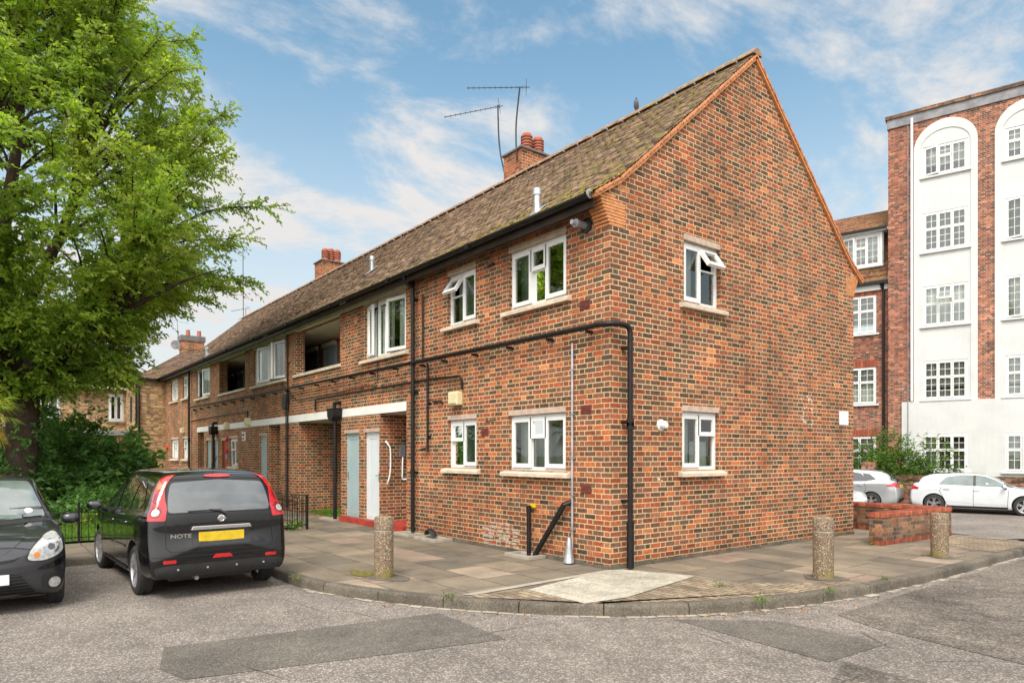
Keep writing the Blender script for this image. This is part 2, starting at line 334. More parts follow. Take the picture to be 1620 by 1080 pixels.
def aggregate():
    m, t, p = newmat('exposed_aggregate'); g = G(t); o = g.obj()
    vo = g.n('ShaderNodeTexVoronoi'); g.put(vo.inputs['Vector'], o); vo.inputs['Scale'].default_value = 62
    c = g.ramp(g.sep(vo.outputs['Color'])[1], [(0, (.10, .065, .04)), (.25, (.30, .19, .11)), (.5, (.46, .36, .25)), (.75, (.20, .13, .085)), (1, (.66, .58, .47))], 'CONSTANT')
    c = g.mix(g.mr(vo.outputs['Distance'], .35, .6), c, (.17, .13, .085))
    low = g.m('MULTIPLY', g.mr(g.sep(o)[2], .34, .02), g.mr(g.noise(o, 7, 4), .4, .6)); c = g.mix(g.m('MULTIPLY', low, .75), c, (.20, .17, .035))
    g.put(p.inputs['Base Color'], c); p.inputs['Roughness'].default_value = .8; g.put(p.inputs['Normal'], g.bump(g.m('SUBTRACT', 1, vo.outputs['Distance']), 1, .008)); return m
M['aggregate'] = aggregate()
def tilemat(name, cols, moss, mcol=(.30, .25, .045)):
    m, t, p = newmat(name); g = G(t); o = g.obj(); tt = g.attr('tint')
    c = g.ramp(tt, cols)
    v = g.mr(g.noise(o, 14, 4, .7), .3, .7, .6, 1.35); c = g.mix(1, c, g.comb(v, v, v), 'MULTIPLY')
    s = g.sep(o); near = g.mr(s[0], -9, 0, .0, .10); edge = g.mr(s[2], 6.0, 5.3, 0, .07)
    mm = g.m('ADD', g.m('ADD', g.noise(o, 7, 6, .72), near), edge)
    c = g.mix(g.mr(mm, moss, moss + .07), c, mcol)
    gm = g.m('ADD', g.noise(g.comb(s[1], s[0], s[2]), 2.3, 6, .7), near); c = g.mix(g.m('MULTIPLY', g.mr(gm, .58, .74), .45), c, (.15, .14, .06))
    lich = g.mr(g.noise(o, 33, 3, .7), .64, .7); c = g.mix(g.m('MULTIPLY', lich, .55), c, (.38, .33, .25))
    g.put(p.inputs['Base Color'], c); p.inputs['Roughness'].default_value = .9; p.inputs['Specular IOR Level'].default_value = .2
    g.put(p.inputs['Normal'], g.bump(g.noise(o, 60, 4), .5, .006)); return m
M['tiles'] = tilemat('clay_roof_tiles', [(0, (.13, .092, .066)), (.4, (.21, .145, .10)), (.7, (.28, .185, .125)), (1, (.38, .25, .17))], .635)
M['far_tiles'] = tilemat('far_brown_tiles', [(0, (.13, .08, .06)), (.5, (.18, .11, .085)), (1, (.24, .15, .11))], .70)
M['red_tiles'] = tilemat('red_pantiles', [(0, (.17, .075, .05)), (.5, (.24, .10, .065)), (1, (.31, .135, .085))], .60, (.24, .21, .06))
def leafmat(name, cols, trans=.35, rough=.45):
    m = bpy.data.materials.new(name); m.use_nodes = True; t = m.node_tree; g = G(t); p = t.nodes['Principled BSDF']
    c = g.ramp(g.attr('tint'), cols); v = g.mr(g.noise(g.obj(), 1.1, 4), .3, .7, .72, 1.25); c = g.mix(1, c, g.comb(v, v, v), 'MULTIPLY')
    g.put(p.inputs['Base Color'], c); p.inputs['Roughness'].default_value = rough; p.inputs['Specular IOR Level'].default_value = .35
    tr = g.n('ShaderNodeBsdfTranslucent'); g.put(tr.inputs[0], g.mix(1, c, (1.25, 1.2, .6), 'MULTIPLY'))
    ms = g.n('ShaderNodeMixShader'); ms.inputs[0].default_value = trans
    t.links.new(p.outputs[0], ms.inputs[1]); t.links.new(tr.outputs[0], ms.inputs[2]); t.links.new(ms.outputs[0], t.nodes['Material Output'].inputs[0]); return m
M['leaf'] = leafmat('cherry_leaf', [(0, (.15, .27, .035)), (.4, (.27, .42, .05)), (.75, (.42, .53, .08)), (1, (.53, .59, .16))], .62)
M['shrub_leaf'] = leafmat('dark_shrub_leaf', [(0, (.06, .16, .035)), (.5, (.12, .27, .06)), (.85, (.20, .38, .10)), (1, (.38, .50, .12))], .55, .5)
M['bright_leaf'] = leafmat('bright_shrub_leaf', [(0, (.04, .11, .012)), (.5, (.09, .20, .02)), (1, (.24, .34, .03))], .35)
M['yellow_leaf'] = leafmat('yellow_flower_leaf', [(0, (.05, .13, .015)), (.6, (.14, .26, .02)), (.8, (.50, .50, .03)), (1, (.70, .62, .05))], .35)
M['grass'] = leafmat('lawn_grass', [(0, (.07, .17, .012)), (.6, (.13, .28, .02)), (.95, (.22, .38, .04)), (1, (.5, .5, .06))], .35, .6)
M['palm'] = leafmat('palm_leaf', [(0, (.12, .20, .03)), (.6, (.30, .38, .05)), (1, (.45, .48, .10))], .35)
M['palm_dead'] = leafmat('dead_palm_leaf', [(0, (.30, .16, .03)), (.6, (.55, .30, .04)), (1, (.62, .42, .10))], .3)
M['soil'] = plain('lawn_soil', (.075, .125, .022), .95, var=.35, scale=3, bump=.6)
M['ground'] = plain('distant_ground', (.12, .13, .07), .95, var=.3, scale=.2)
M['moss'] = plain('moss', (.13, .11, .02), .95, var=.4, scale=16, bump=1)

# ------------------------------------------------------------ mesh builder
I4 = Matrix.Identity(4)
class MB:
    def __init__(s): s.v = []; s.f = []; s.m = []; s.noflat = False
    def add(s, vs, fs, mat=0, T=None):
        b = len(s.v)
        s.v += [tuple(T @ Vector(v)) if T is not None else tuple(v) for v in vs]
        s.f += [tuple(b + i for i in f) for f in fs]; s.m += [mat] * len(fs); return s
    def box(s, x0, x1, y0, y1, z0, z1, mat=0, T=None):
        v = [(x, y, z) for z in (z0, z1) for y in (y0, y1) for x in (x0, x1)]
        return s.add(v, [(0, 2, 3, 1), (4, 5, 7, 6), (0, 1, 5, 4), (2, 6, 7, 3), (0, 4, 6, 2), (1, 3, 7, 5)], mat, T)
    def quad(s, a, b, c, d, mat=0): return s.add([a, b, c, d], [(0, 1, 2, 3)], mat)
    def tube(s, pts, r, seg=8, mat=0, cap=True):
        pts = [Vector(p) for p in pts]; n = len(pts); rs = r if isinstance(r, (list, tuple)) else [r] * n
        up = None; vs = []
        for i, p in enumerate(pts):
            d = (pts[min(i + 1, n - 1)] - pts[max(i - 1, 0)]).normalized()
            if up is None: up = d.orthogonal().normalized()
            up = (up - d * up.dot(d)); up = up.normalized() if up.length > 1e-6 else d.orthogonal().normalized()
            w = d.cross(up)
            for k in range(seg):
                a = 2 * math.pi * k / seg; vs.append(p + (up * math.cos(a) + w * math.sin(a)) * rs[i])
        fs = [(i * seg + k, i * seg + (k + 1) % seg, (i + 1) * seg + (k + 1) % seg, (i + 1) * seg + k) for i in range(n - 1) for k in range(seg)]
        if cap: fs += [tuple(range(seg))[::-1], tuple((n - 1) * seg + k for k in range(seg))]
        return s.add(vs, fs, mat)
    def lathe(s, prof, c=(0, 0, 0), axis='z', seg=24, mat=0, T=None, caps=True):
        vs = []
        for r, h in prof:
            for k in range(seg):
                a = 2 * math.pi * k / seg; x, y = r * math.cos(a), r * math.sin(a)
                q = {'z': (x, y, h), 'y': (x, h, -y), 'x': (h, x, y)}[axis]
                vs.append((q[0] + c[0], q[1] + c[1], q[2] + c[2]))
        n = len(prof)
        fs = [(i * seg + k, i * seg + (k + 1) % seg, (i + 1) * seg + (k + 1) % seg, (i + 1) * seg + k) for i in range(n - 1) for k in range(seg)]
        if caps and prof[0][0] > 1e-5: fs.append(tuple(range(seg))[::-1])
        if caps and prof[-1][0] > 1e-5: fs.append(tuple((n - 1) * seg + k for k in range(seg)))
        return s.add(vs, fs, mat, T)
    def prism(s, poly, a, b, axis='y', mat=0, T=None):
        def q(u, v, w): return {'y': (u, w, v), 'x': (w, u, v), 'z': (u, v, w)}[axis]
        n = len(poly); vs = [q(u, v, a) for u, v in poly] + [q(u, v, b) for u, v in poly]
        fs = [tuple(range(n)), tuple(range(2 * n - 1, n - 1, -1))] + [(i, i + n, (i + 1) % n + n, (i + 1) % n) for i in range(n)]
        return s.add(vs, fs, mat, T)
    def ring(s, x0, x1, z0, z1, w, y0, y1, mat=0, T=None):
        """rectangular frame in the x-z plane"""
        s.box(x0, x0 + w, y0, y1, z0, z1, mat, T); s.box(x1 - w, x1, y0, y1, z0, z1, mat, T)
        s.box(x0 + w, x1 - w, y0, y1, z0, z0 + w, mat, T); s.box(x0 + w, x1 - w, y0, y1, z1 - w, z1, mat, T); return s
    def build(s, name, mats, parent=None, M4=None, smooth=False, bevel=0, loc=None):
        me = bpy.data.meshes.new(name); me.from_pydata(s.v, [], s.f)
        mats = mats if isinstance(mats, (list, tuple)) else [mats]
        for m in mats: me.materials.append(M[m] if isinstance(m, str) else m)
        me.polygons.foreach_set('material_index', s.m); me.update()
        bm = bmesh.new(); bm.from_mesh(me); bmesh.ops.recalc_face_normals(bm, faces=bm.faces)
        if bevel: bmesh.ops.bevel(bm, geom=[e for e in bm.edges if e.is_manifold and e.calc_face_angle(0) > .6], offset=bevel, segments=2, affect='EDGES', profile=.6)
        uvl = bm.loops.layers.uv.new('UVMap')
        for f in bm.faces:
            n = f.normal; ax = abs(n.x); ay = abs(n.y); az = abs(n.z)
            for l in f.loops:
                c = l.vert.co
                l[uvl].uv = (c.x, c.y) if az > .8 and az > ax and az > ay else ((c.y, c.z) if ax > ay else (c.x, c.z))
            if smooth: f.smooth = True
        bm.to_mesh(me); bm.free()
        if smooth:
            try: me.set_sharp_from_angle(angle=R(38))
            except Exception: pass
        if M4 is not None: me.transform(M4)
        o = bpy.data.objects.new(name, me); COL.objects.link(o)
        if loc: o.location = loc
        if parent: o.parent = parent
        return o
def empty(name, loc=(0, 0, 0), rz=0):
    o = bpy.data.objects.new(name, None); COL.objects.link(o); o.location = loc; o.rotation_euler = (0, 0, rz); o.empty_display_size = .3; return o
def tag(o, label=None, cat=None, group=None, kind=None):
    if label: o['label'] = label
    if cat: o['category'] = cat
    if group: o['group'] = group
    if kind: o['kind'] = kind
    return o
def copy_tree(o, parent=None):
    c = o.copy(); COL.objects.link(c); c.parent = parent
    for ch in list(o.children): copy_tree(ch, c)
    return c
def RZ(a, loc=(0, 0, 0)): return Matrix.Translation(loc) @ Matrix.Rotation(a, 4, 'Z')

def facade(mb, x0, x1, z0, z1, ops, mat=0, T=None):
    """a wall face in the x-z plane (y=0, outside = -y) with openings (x0,x1,z0,z1,reveal depth)"""
    xs = sorted({x0, x1, *[v for o in ops for v in o[:2]]}); zs = sorted({z0, z1, *[v for o in ops for v in o[2:4]]})
    for i in range(len(xs) - 1):
        for j in range(len(zs) - 1):
            cx_, cz_ = (xs[i] + xs[i + 1]) / 2, (zs[j] + zs[j + 1]) / 2
            if any(o[0] < cx_ < o[1] and o[2] < cz_ < o[3] for o in ops): continue
            mb.add([(xs[i], 0, zs[j]), (xs[i + 1], 0, zs[j]), (xs[i + 1], 0, zs[j + 1]), (xs[i], 0, zs[j + 1])], [(0, 1, 2, 3)], mat, T)
    for a, b, c, d, dp in ops:
        if c > z0 + 1e-3: mb.add([(a, 0, c), (b, 0, c), (b, dp, c), (a, dp, c)], [(0, 1, 2, 3)], mat, T)
        mb.add([(a, 0, d), (a, dp, d), (b, dp, d), (b, 0, d)], [(0, 1, 2, 3)], mat, T)
        mb.add([(a, 0, c), (a, dp, c), (a, dp, d), (a, 0, d)], [(0, 1, 2, 3)], mat, T)
        mb.add([(b, 0, c), (b, 0, d), (b, dp, d), (b, dp, c)], [(0, 1, 2, 3)], mat, T)
    return mb

def window(parent, T, x0, x1, z0, z1, cells, set_=.07, lintel=.09, sill=.1, curtain=None, bars=None, back='curtain', fw=.056, sillw=.12, sm='sill', lm='lintel'):
    """cells: (x0,x1,z0,z1,kind) in 0..1 of the inner opening; kind c=closed casement f=fixed, t=top hung open, l/r=side hung open"""
    zt = z1 - lintel
    f = MB(); f.ring(x0, x1, z0, zt, fw, set_, set_ + .07)
    iw, ih = x1 - x0 - 2 * fw, zt - z0 - 2 * fw
    done = []; pn = MB(); cas = []
    for a, b, c, d, k in cells:
        A, B = x0 + fw + a * iw, x0 + fw + b * iw; C_, D = z0 + fw + c * ih, z0 + fw + d * ih
        m = .014
        if a > 0: f.box(A - m, A + m, set_ + .004, set_ + .066, C_, D)
        if c > 0: f.box(A, B, set_ + .006, set_ + .064, C_ - m, C_ + m)
        mm = m if a > 0 else 0
        if k == 'f':
            pn.quad((A, set_ + .035, C_), (B, set_ + .035, C_), (B, set_ + .035, D), (A, set_ + .035, D))
        else:
            cf = MB(); w = .054; wd, hh = B - A, D - C_
            # built with its hinge at the origin
            hx, hz = {'t': (0, 0), 'l': (0, 0), 'r': (wd, 0), 'c': (0, 0)}[k]
            ox, oz = (-wd / 2, -hh) if k == 't' else (0, 0) if k in 'lc' else (-wd, 0)
            e = .012
            cf.ring(ox - e, ox + wd + e, oz - e, oz + hh + e, w + e, -.022, .03)
            cf.quad((ox + w, .005, oz + w), (ox + wd - w, .005, oz + w), (ox + wd - w, .005, oz + hh - w), (ox + w, .005, oz + hh - w), 1)
            if bars:
                nx, nz = bars if isinstance(bars, tuple) else bars(wd, hh)
                for q in range(1, nx): xx = ox + w + (wd - 2 * w) * q / nx; cf.box(xx - .009, xx + .009, -.006, .014, oz + w, oz + hh - w)
                for q in range(1, nz): z_ = oz + w + (hh - 2 * w) * q / nz; cf.box(ox + w, ox + wd - w, -.004, .012, z_ - .009, z_ + .009)
            if k == 't': L4 = Matrix.Translation((A + wd / 2, set_ - .004, D)) @ Matrix.Rotation(R(-34), 4, 'X')
            elif k == 'l': L4 = Matrix.Translation((A, set_ - .004, C_)) @ Matrix.Rotation(R(-14), 4, 'Z')
            elif k == 'r': L4 = Matrix.Translation((B, set_ - .004, C_)) @ Matrix.Rotation(R(9), 4, 'Z')
            else: L4 = Matrix.Translation((A, set_ - .002, C_))
            cas.append((cf, L4))
    w_ = f.build('window', 'white', parent, T, bevel=.004)
    if pn.f: pn.build('pane', 'glass', w_, T)
    for cf, L4 in cas: cf.build('casement', ['white', 'glass'], w_, T @ L4)
    if lintel: MB().box(x0 - .0, x1 + .0, -.004, set_ + .06, zt + .002, z1).build('lintel', lm, w_, T, bevel=.004)
    if sill: MB().prism([(-.09, z0 - sill), (-.09, z0 - sill + .055), (-.07, z0 - sill + .07), (set_ + .02, z0), (set_ + .02, z0 - sill)], x0 - sillw, x1 + sillw, 'x').build('sill', sm, w_, T, bevel=.005)
    if curtain:
        for (a, b, c, d, mt) in curtain:
            cu = MB(); A, B = x0 + fw + a * iw, x0 + fw + b * iw; n = max(6, int((B - A) / .03)); vs = []
            for i in range(n + 1):
                x = A + (B - A) * i / n; y = set_ + .16 + .018 * math.sin(i * 1.3) + .008 * math.sin(i * 2.9)
                vs += [(x, y, z0 + fw + c * ih), (x, y, z0 + fw + d * ih)]
            cu.add(vs, [(2 * i, 2 * i + 2, 2 * i + 3, 2 * i + 1) for i in range(n)])
            cu.build('curtain', mt, w_, T)
    return w_

# ------------------------------------------------------------ setting: ground, road, pavement, lawn
def zroad(x, y):
    t = min(max((y - 8.6) / 8.0, 0), 1); return -.12 - .31 * t
def sheet(name, poly, z, mat, label=None, kind='structure', thick=0):
    mb = MB()
    if thick: mb.prism(poly, z - thick, z, 'z')
    else: mb.add([(x, y, z) for x, y in poly], [tuple(range(len(poly)))])
    o = mb.build(name, mat); tag(o, label, kind=kind); return o
g_ = MB(); xs = [-60 + 4 * i for i in range(36)]; ys = [-40 + 2.9 * i for i in range(30)]
vs = [(x, y, zroad(x, y)) for y in ys for x in xs]; nx = len(xs)
g_.add(vs, [(j * nx + i, j * nx + i + 1, (j + 1) * nx + i + 1, (j + 1) * nx + i) for j in range(len(ys) - 1) for i in range(nx - 1)])
tag(g_.build('road', 'road', smooth=True), 'grey tarmac road sweeping round the corner building', kind='structure')
sheet('ground', [(-900, -900), (900, -900), (900, 900), (-900, 900)], -.62, 'ground', 'open ground beyond the streets')

def crom(pts, n=6):
    out = []; P = [Vector(p) for p in pts]; P = [P[0] * 2 - P[1]] + P + [P[-1] * 2 - P[-2]]
    for i in range(1, len(P) - 2):
        for k in range(n):
            t = k / n; a, b, c, d = P[i - 1:i + 3]
            out.append(.5 * ((2 * b) + (c - a) * t + (2 * a - 5 * b + 4 * c - d) * t * t + (3 * b - a - 3 * c + d) * t ** 3))
    out.append(P[-2]); return out
kl = [(-5.9, -14), (-5.85, -9), (-5.84, -6.2), (-5.83, -4.6), (-5.7, -3.95), (-5.1, -3.62), (-4.0, -3.62), (-2.65, -3.66), (-1.91, -3.62), (-1.12, -3.42), (-.38, -3.10), (.39, -2.66), (1.1, -2.10), (1.67, -1.50), (2.08, -.84), (2.29, -.32), (2.47, .2), (2.61, .8), (2.74, 1.8), (2.84, 3.4), (2.85, 5.5), (2.84, 7.0), (2.75, 8.1), (2.45, 8.42), (1.9, 8.5), (0.8, 8.5), (-.5, 8.5), (-2, 8.5), (-5, 8.5), (-10, 8.5), (-20, 8.5), (-30, 8.5)]
KL = [(p.x, p.y) for p in crom([(x, y, 0) for x, y in kl], 5)]
def offset(line, d):
    out = []
    for i, p in enumerate(line):
        a = Vector(line[max(i - 1, 0)]); b = Vector(line[min(i + 1, len(line) - 1)]); t = (b - a).normalized(); out.append((p[0] - t.y * d, p[1] + t.x * d))
    return out
KI = offset(KL, .125)      # inner edge of the kerb, towards the pavement
pv = MB()
poly = KI + [(-30, -.0), (-30, -1.5), (-7.9, -1.5), (-7.95, -14)]
bmv = [(x, y, 0) for x, y in poly]; pv.add(bmv, [tuple(range(len(bmv)))])
o = pv.build('pavement', 'slabs'); tag(o, 'slabbed pavement around the corner of the brick building', kind='structure')
bm = bmesh.new(); bm.from_mesh(o.data); bmesh.ops.triangulate(bm, faces=bm.faces, ngon_method='EAR_CLIP'); bm.to_mesh(o.data); bm.free()
# kerb: individual stones, rounded outer arris, small gaps
def kerb(name, line, inner, label):
    mb = MB(); d = [0]
    for i in range(1, len(line)): d.append(d[-1] + math.dist(line[i], line[i - 1]))
    def at(L_, s):
        for i in range(1, len(line)):
            if d[i] >= s: 
                t = (s - d[i - 1]) / (d[i] - d[i - 1] + 1e-9); return tuple(L_[i - 1][k] * (1 - t) + L_[i][k] * t for k in (0, 1))
        return L_[-1]
    s = 0
    while s < d[-1] - .2:
        ln = .905 + rnd.uniform(-.03, .03); dz = rnd.uniform(-.006, .006); rr = rnd.uniform(-.004, .004); m = 4; rows = []
        for k in range(m + 1):
            q = min(s + .004 + (ln - .012) * k / m, d[-1]); A = at(line, q); B = at(inner, q)
            def mixp(t, z): return (A[0] * (1 - t) + B[0] * t, A[1] * (1 - t) + B[1] * t, z)
            zb = zroad(*A) - .1
            rows.append([mixp(0, zb), mixp(-.02 + rr, -.035 + dz), mixp(.05, -.008 + dz), mixp(.16, .003 + dz), mixp(1.10, .002), mixp(1.10, -.2)])
        n = 6; vs = [p for r_ in rows for p in r_]
        fs = [(k * n + i, k * n + i + 1, (k + 1) * n + i + 1, (k + 1) * n + i) for k in range(m) for i in range(n - 1)]
        fs += [tuple(range(n)), tuple(m * n + i for i in range(n))]
        mb.add(vs, fs); s += ln
    o = mb.build(name, 'kerb', smooth=True); tag(o, label, kind='structure'); return o
kerb('kerb', KL, KI, 'weathered stone kerb curving round the pavement corner')
# pale setts of the drainage channel in front of the kerb
ch = MB(); KO = offset(KL, -.13)
for i in range(40, 112):
    a, b = Vector(KL[i]), Vector(KL[i + 1]); c_, d_ = Vector(KO[i]), Vector(KO[i + 1]); n = max(1, int((b - a).length / .14))
    for k in range(n):
        if rnd.random() < .25: continue
        t0, t1 = (k + .06) / n, (k + .94) / n; z = -.116 + rnd.uniform(-.002, .004); w = rnd.uniform(.35, .8)
        p = [a.lerp(b, t0), a.lerp(b, t1), b.lerp(d_, w) if t1 > .9 else a.lerp(b, t1).lerp(c_.lerp(d_, t1), w), a.lerp(b, t0).lerp(c_.lerp(d_, t0), w)]
        ch.add([(q.x, q.y, z) for q in p] , [(0, 1, 2, 3)])
tag(ch.build('channel_setts', 'concrete'), 'broken pale setts along the foot of the kerb', kind='structure')
# tarmac repairs and the coarse side street
sheet('road_patch', [(-.06, -5.62), (.32, -2.98), (1.60, -3.04), (1.30, -4.4), (1.0, -5.68), (.6, -5.78)], -.116, 'road_dark', 'darker tarmac repair patch in front of the kerb')
sheet('road_patch', [(2.06, -1.2), (3.80, -1.36), (3.86, -.40), (2.75, -.42)], -.116, 'road_dark', 'small dark tarmac patch near the right kerb')
sheet('road_patch', [(3.02, .35), (3.5, .1), (5.0, -.2), (12, 3), (14, 9), (3.0, 8.9), (2.96, 3.4)], -.1155, 'road_rough', 'coarse worn tarmac of the side street')
sheet('road_patch', [(4.12, -1.99), (3.88, -1.26), (4.72, -1.28), (5.6, -1.5), (5.2, -2.4)], -.115, 'road_dark', 'dark cut edge round a worn patch at the near right'); sheet('road_patch', [(4.16, -1.97), (3.93, -1.31), (4.72, -1.33), (5.5, -1.55), (5.15, -2.35)], -.111, 'road_rough', 'worn coarse patch at the near right of the road')
sheet('road_patch', [(-1.4, 10.4), (1.8, 9.4), (3.2, 10.8), (.3, 12.1)], -.1, 'road', 'pale worn tarmac patch in the far street')
# pale slabs, edging and tan blocks on the corner pavement
sheet('tactile_slabs', [(.40, -1.80), (1.36, -1.80), (1.42, -1.2), (1.05, .52), (.12, .14), (.06, .0), (.06, -.3)], .008, 'pale_slab', 'pale concrete slabs at the corner of the building')
def onkerb(i): return KI[i]
ki = [p for p in KI if -.1 < p[0] < 2.75 and -2.95 < p[1] < 1.75]
lo = [p for p in ki if p[1] < -1.75]; hi = [p for p in ki if p[1] > -1.75]
sheet('block_paving', [(.24, -2.45)] + [p for p in lo if p[0] > .3] + [(1.36, -1.79), (.41, -1.79), (.36, -2.0)], .005, 'tan_blocks', 'tan block paving between kerb and pale slabs')
sheet('block_paving', [(1.42, -1.76)] + hi + [(2.4, 1.6), (2.0, .9), (1.5, .35), (1.08, .50), (1.43, -1.2)], .005, 'tan_blocks', 'tan block paving along the right kerb')
sheet('block_paving', [(2.70, 6.2), (2.70, 7.9), (2.3, 8.2), (1.35, 8.25), (1.5, 6.7)], .005, 'tan_blocks', 'tan block paving by the far end of the low wall')
sheet('edging_strip', [(.16, -2.58), (.27, -2.50), (.12, -.02), (.03, -.02), (.02, -.2)], .009, 'concrete', 'narrow pale edging strip beside the slabs')
sheet('edging_strip', [(.9, 8.28), (2.45, 8.26), (2.4, 8.36), (.9, 8.38)], .009, 'concrete', 'pale kerb edging at the end of the pavement')
# lawn behind the hooped fence
sheet('lawn', [(-8.0, -14), (-8.0, -1.56), (-29.0, -1.56), (-34, -1.56), (-34, -22), (-8, -22)], .03, 'soil', 'lawn behind the low hooped fence')
def blades(name, n, area, h, label, mat='grass', z=.03):
    x = rng.uniform(area[0], area[1], n); y = rng.uniform(area[2], area[3], n); a = rng.uniform(0, 6.28, n); hh = h * rng.uniform(.5, 1.3, n); w = .006 + .006 * rng.random(n)
    lx, ly = rng.normal(0, .35, n) * hh, rng.normal(0, .35, n) * hh
    v = np.empty((n, 3, 3)); v[:, 0] = np.c_[x - np.cos(a) * w, y - np.sin(a) * w, np.full(n, z)]; v[:, 1] = np.c_[x + np.cos(a) * w, y + np.sin(a) * w, np.full(n, z)]; v[:, 2] = np.c_[x + lx, y + ly, z + hh]
    t = np.repeat(rng.random(n), 3); return npmesh(name, v.reshape(-1, 3), 3, t, mat, label)
def npmesh(name, v, k, tint, mats, label=None, mi=None, parent=None, kind=None, cat=None, group=None, faces=None):
    """mesh of len(v)/k faces with k corners each (or explicit faces array), tint per vertex"""
    me = bpy.data.meshes.new(name); nv = len(v)
    if faces is None: faces = np.arange(nv).reshape(-1, k)
    nf = len(faces); me.vertices.add(nv); me.vertices.foreach_set('co', np.asarray(v, np.float32).ravel())
    me.loops.add(nf * k); me.loops.foreach_set('vertex_index', faces.astype(np.int32).ravel())
    me.polygons.add(nf); me.polygons.foreach_set('loop_start', np.arange(0, nf * k, k, dtype=np.int32))
    try: me.polygons.foreach_set('loop_total', np.full(nf, k, np.int32))
    except Exception: pass
    for m in (mats if isinstance(mats, (list, tuple)) else [mats]): me.materials.append(M[m])
    if mi is not None: me.polygons.foreach_set('material_index', np.asarray(mi, np.int32))
    me.update(calc_edges=True); me.validate()
    a = me.attributes.new('tint', 'FLOAT', 'POINT'); a.data.foreach_set('value', np.asarray(tint, np.float32)[:len(me.vertices)])
    o = bpy.data.objects.new(name, me); COL.objects.link(o); tag(o, label, cat, group, kind)
    if parent: o.parent = parent
    return o
g1 = blades('grass', 52000, (-16, -8.05, -12, -1.65), .07, 'bright green grass blades of the lawn'); tag(g1, kind='stuff')
g2 = blades('grass', 9000, (-11.75, -9.8, .25, 3.2), .06, 'grass inside the covered passage', z=.02); tag(g2, kind='stuff')

# ------------------------------------------------------------ the two-storey brick building
B = empty('apartment_building'); tag(B, 'long two-storey red brick building with a steep mossy tiled roof', 'building')
XE = -28.95
zs, zh = 3.99, 5.03
FO = [(-2.31, -.90, 3.98, 5.02), (-4.19, -3.27, 4.0, 5.02), (-2.32, -.91, 1.35, 2.33), (-4.18, -3.24, 1.36, 2.33),
      (-7.70, -5.78, 3.76, 5.02), (-15.74, -12.85, 3.80, 5.02), (-23.04, -21.01, 3.87, 5.02), (-25.45, -24.43, 4.03, 5.02), (-27.75, -26.4, 4.03, 5.02),
      (-18.41, -17.43, 1.2, 2.26), (-25.45, -24.43, 1.43, 2.38), (-27.70, -26.30, 1.43, 2.38)]
DO = [(-8.75, -7.98, .14, 2.19), (-7.69, -6.97, .14, 2.19), (-15.10, -14.42, .05, 2.27), (-21.50, -20.85, .05, 2.23), (-20.42, -19.90, .05, 2.23), (-19.35, -18.72, .05, 2.2)]
RO = [(-6.94, -5.75, .002, 2.50, 1.5), (-11.81, -8.98, .002, 2.50, 3.4), (-14.26, -13.27, .002, 2.50, 1.5), (-22.83, -21.90, .002, 2.5, 1.5), (-12.09, -9.04, 3.80, 5.06, .29), (-19.70, -16.62, 3.80, 5.06, .29)]
LG = [(-15.6, -9.04, 3.80, 5.06), (-24.3, -16.62, 3.80, 5.06)]   # the galleries widen behind their front piers
wl = MB(); ops = [(*o, .16) for o in FO] + [(*o, .09) for o in DO] + RO
facade(wl, XE, 0, -.15, 5.3, ops)
GT = RZ(R(90))                       # gable: local x -> +Y, local y (inwards) -> -X
GO = [(1.62, 2.55, 3.95, 5.0), (1.58, 2.52, 1.36, 2.36)]
WD = 7.03
gw = MB(); facade(gw, 0, WD, -.15, 5.1, [(*o, .16) for o in GO])
# gable triangle, flared at the eaves
tri = [(0, 5.1), (WD, 5.1), (WD + .05, 5.40), (WD - .45, 5.74), (3.515, 8.40), (.45, 5.74), (-.05, 5.40)]
gw.add([(a, 0, b) for a, b in tri], [tuple(range(len(tri)))])
for o_, m_ in ((gw, GT),): wl.add([m_ @ Vector(v) for v in o_.v], o_.f)
wl.add([(0, WD, -.15), (XE, WD, -.15), (XE, WD, 5.3), (0, WD, 5.3)], [(0, 1, 2, 3)])
wl.add([(XE, a, b) for a, b in [(0, -.15), (WD, -.15), (WD, 5.3), (3.515, 8.40), (0, 5.3)]], [(0, 1, 2, 3, 4)])
# backs of the recesses, with their door openings
for (a, b, c, d), (p, q, _, _, _) in zip(LG, RO[4:]):
    y0, y1 = .29, 1.45
    wl.add([(a, y0, c), (p, y0, c), (p, y0, d), (a, y0, d)], [(0, 1, 2, 3)]); wl.add([(a, y1, c), (b, y1, c), (b, y1, d), (a, y1, d)], [(0, 1, 2, 3)])
    wl.add([(a, y0, c), (a, y1, c), (a, y1, d), (a, y0, d)], [(0, 1, 2, 3)]); wl.add([(b, y0, c), (b, y1, c), (b, y1, d), (b, y0, d)], [(0, 1, 2, 3)])
for a, b, c, d, dp in RO[:4]: wl.add([(a, dp, c), (b, dp, c), (b, dp, d), (a, dp, d)], [(0, 1, 2, 3)])
wall = wl.build('wall', 'brick', B)
bm = bmesh.new(); bm.from_mesh(wall.data); bm.faces.ensure_lookup_table(); bm.free()
# weathered footing along the base
ft = MB(); 
def footing(x0, x1, T=None):
    x = x0
    while x < x1 - .01:
        w = min(rnd.uniform(.15, .5), x1 - x); ft.box(x, x + w - .002, -rnd.uniform(.008, .028), .02, -.02, rnd.uniform(.03, .07), 0, T); x += w
footing(-5.65, -.002); ft.build('footing', 'kerb', B)
ft = MB(); footing(0, WD, GT); ft.build('footing', 'kerb', B)
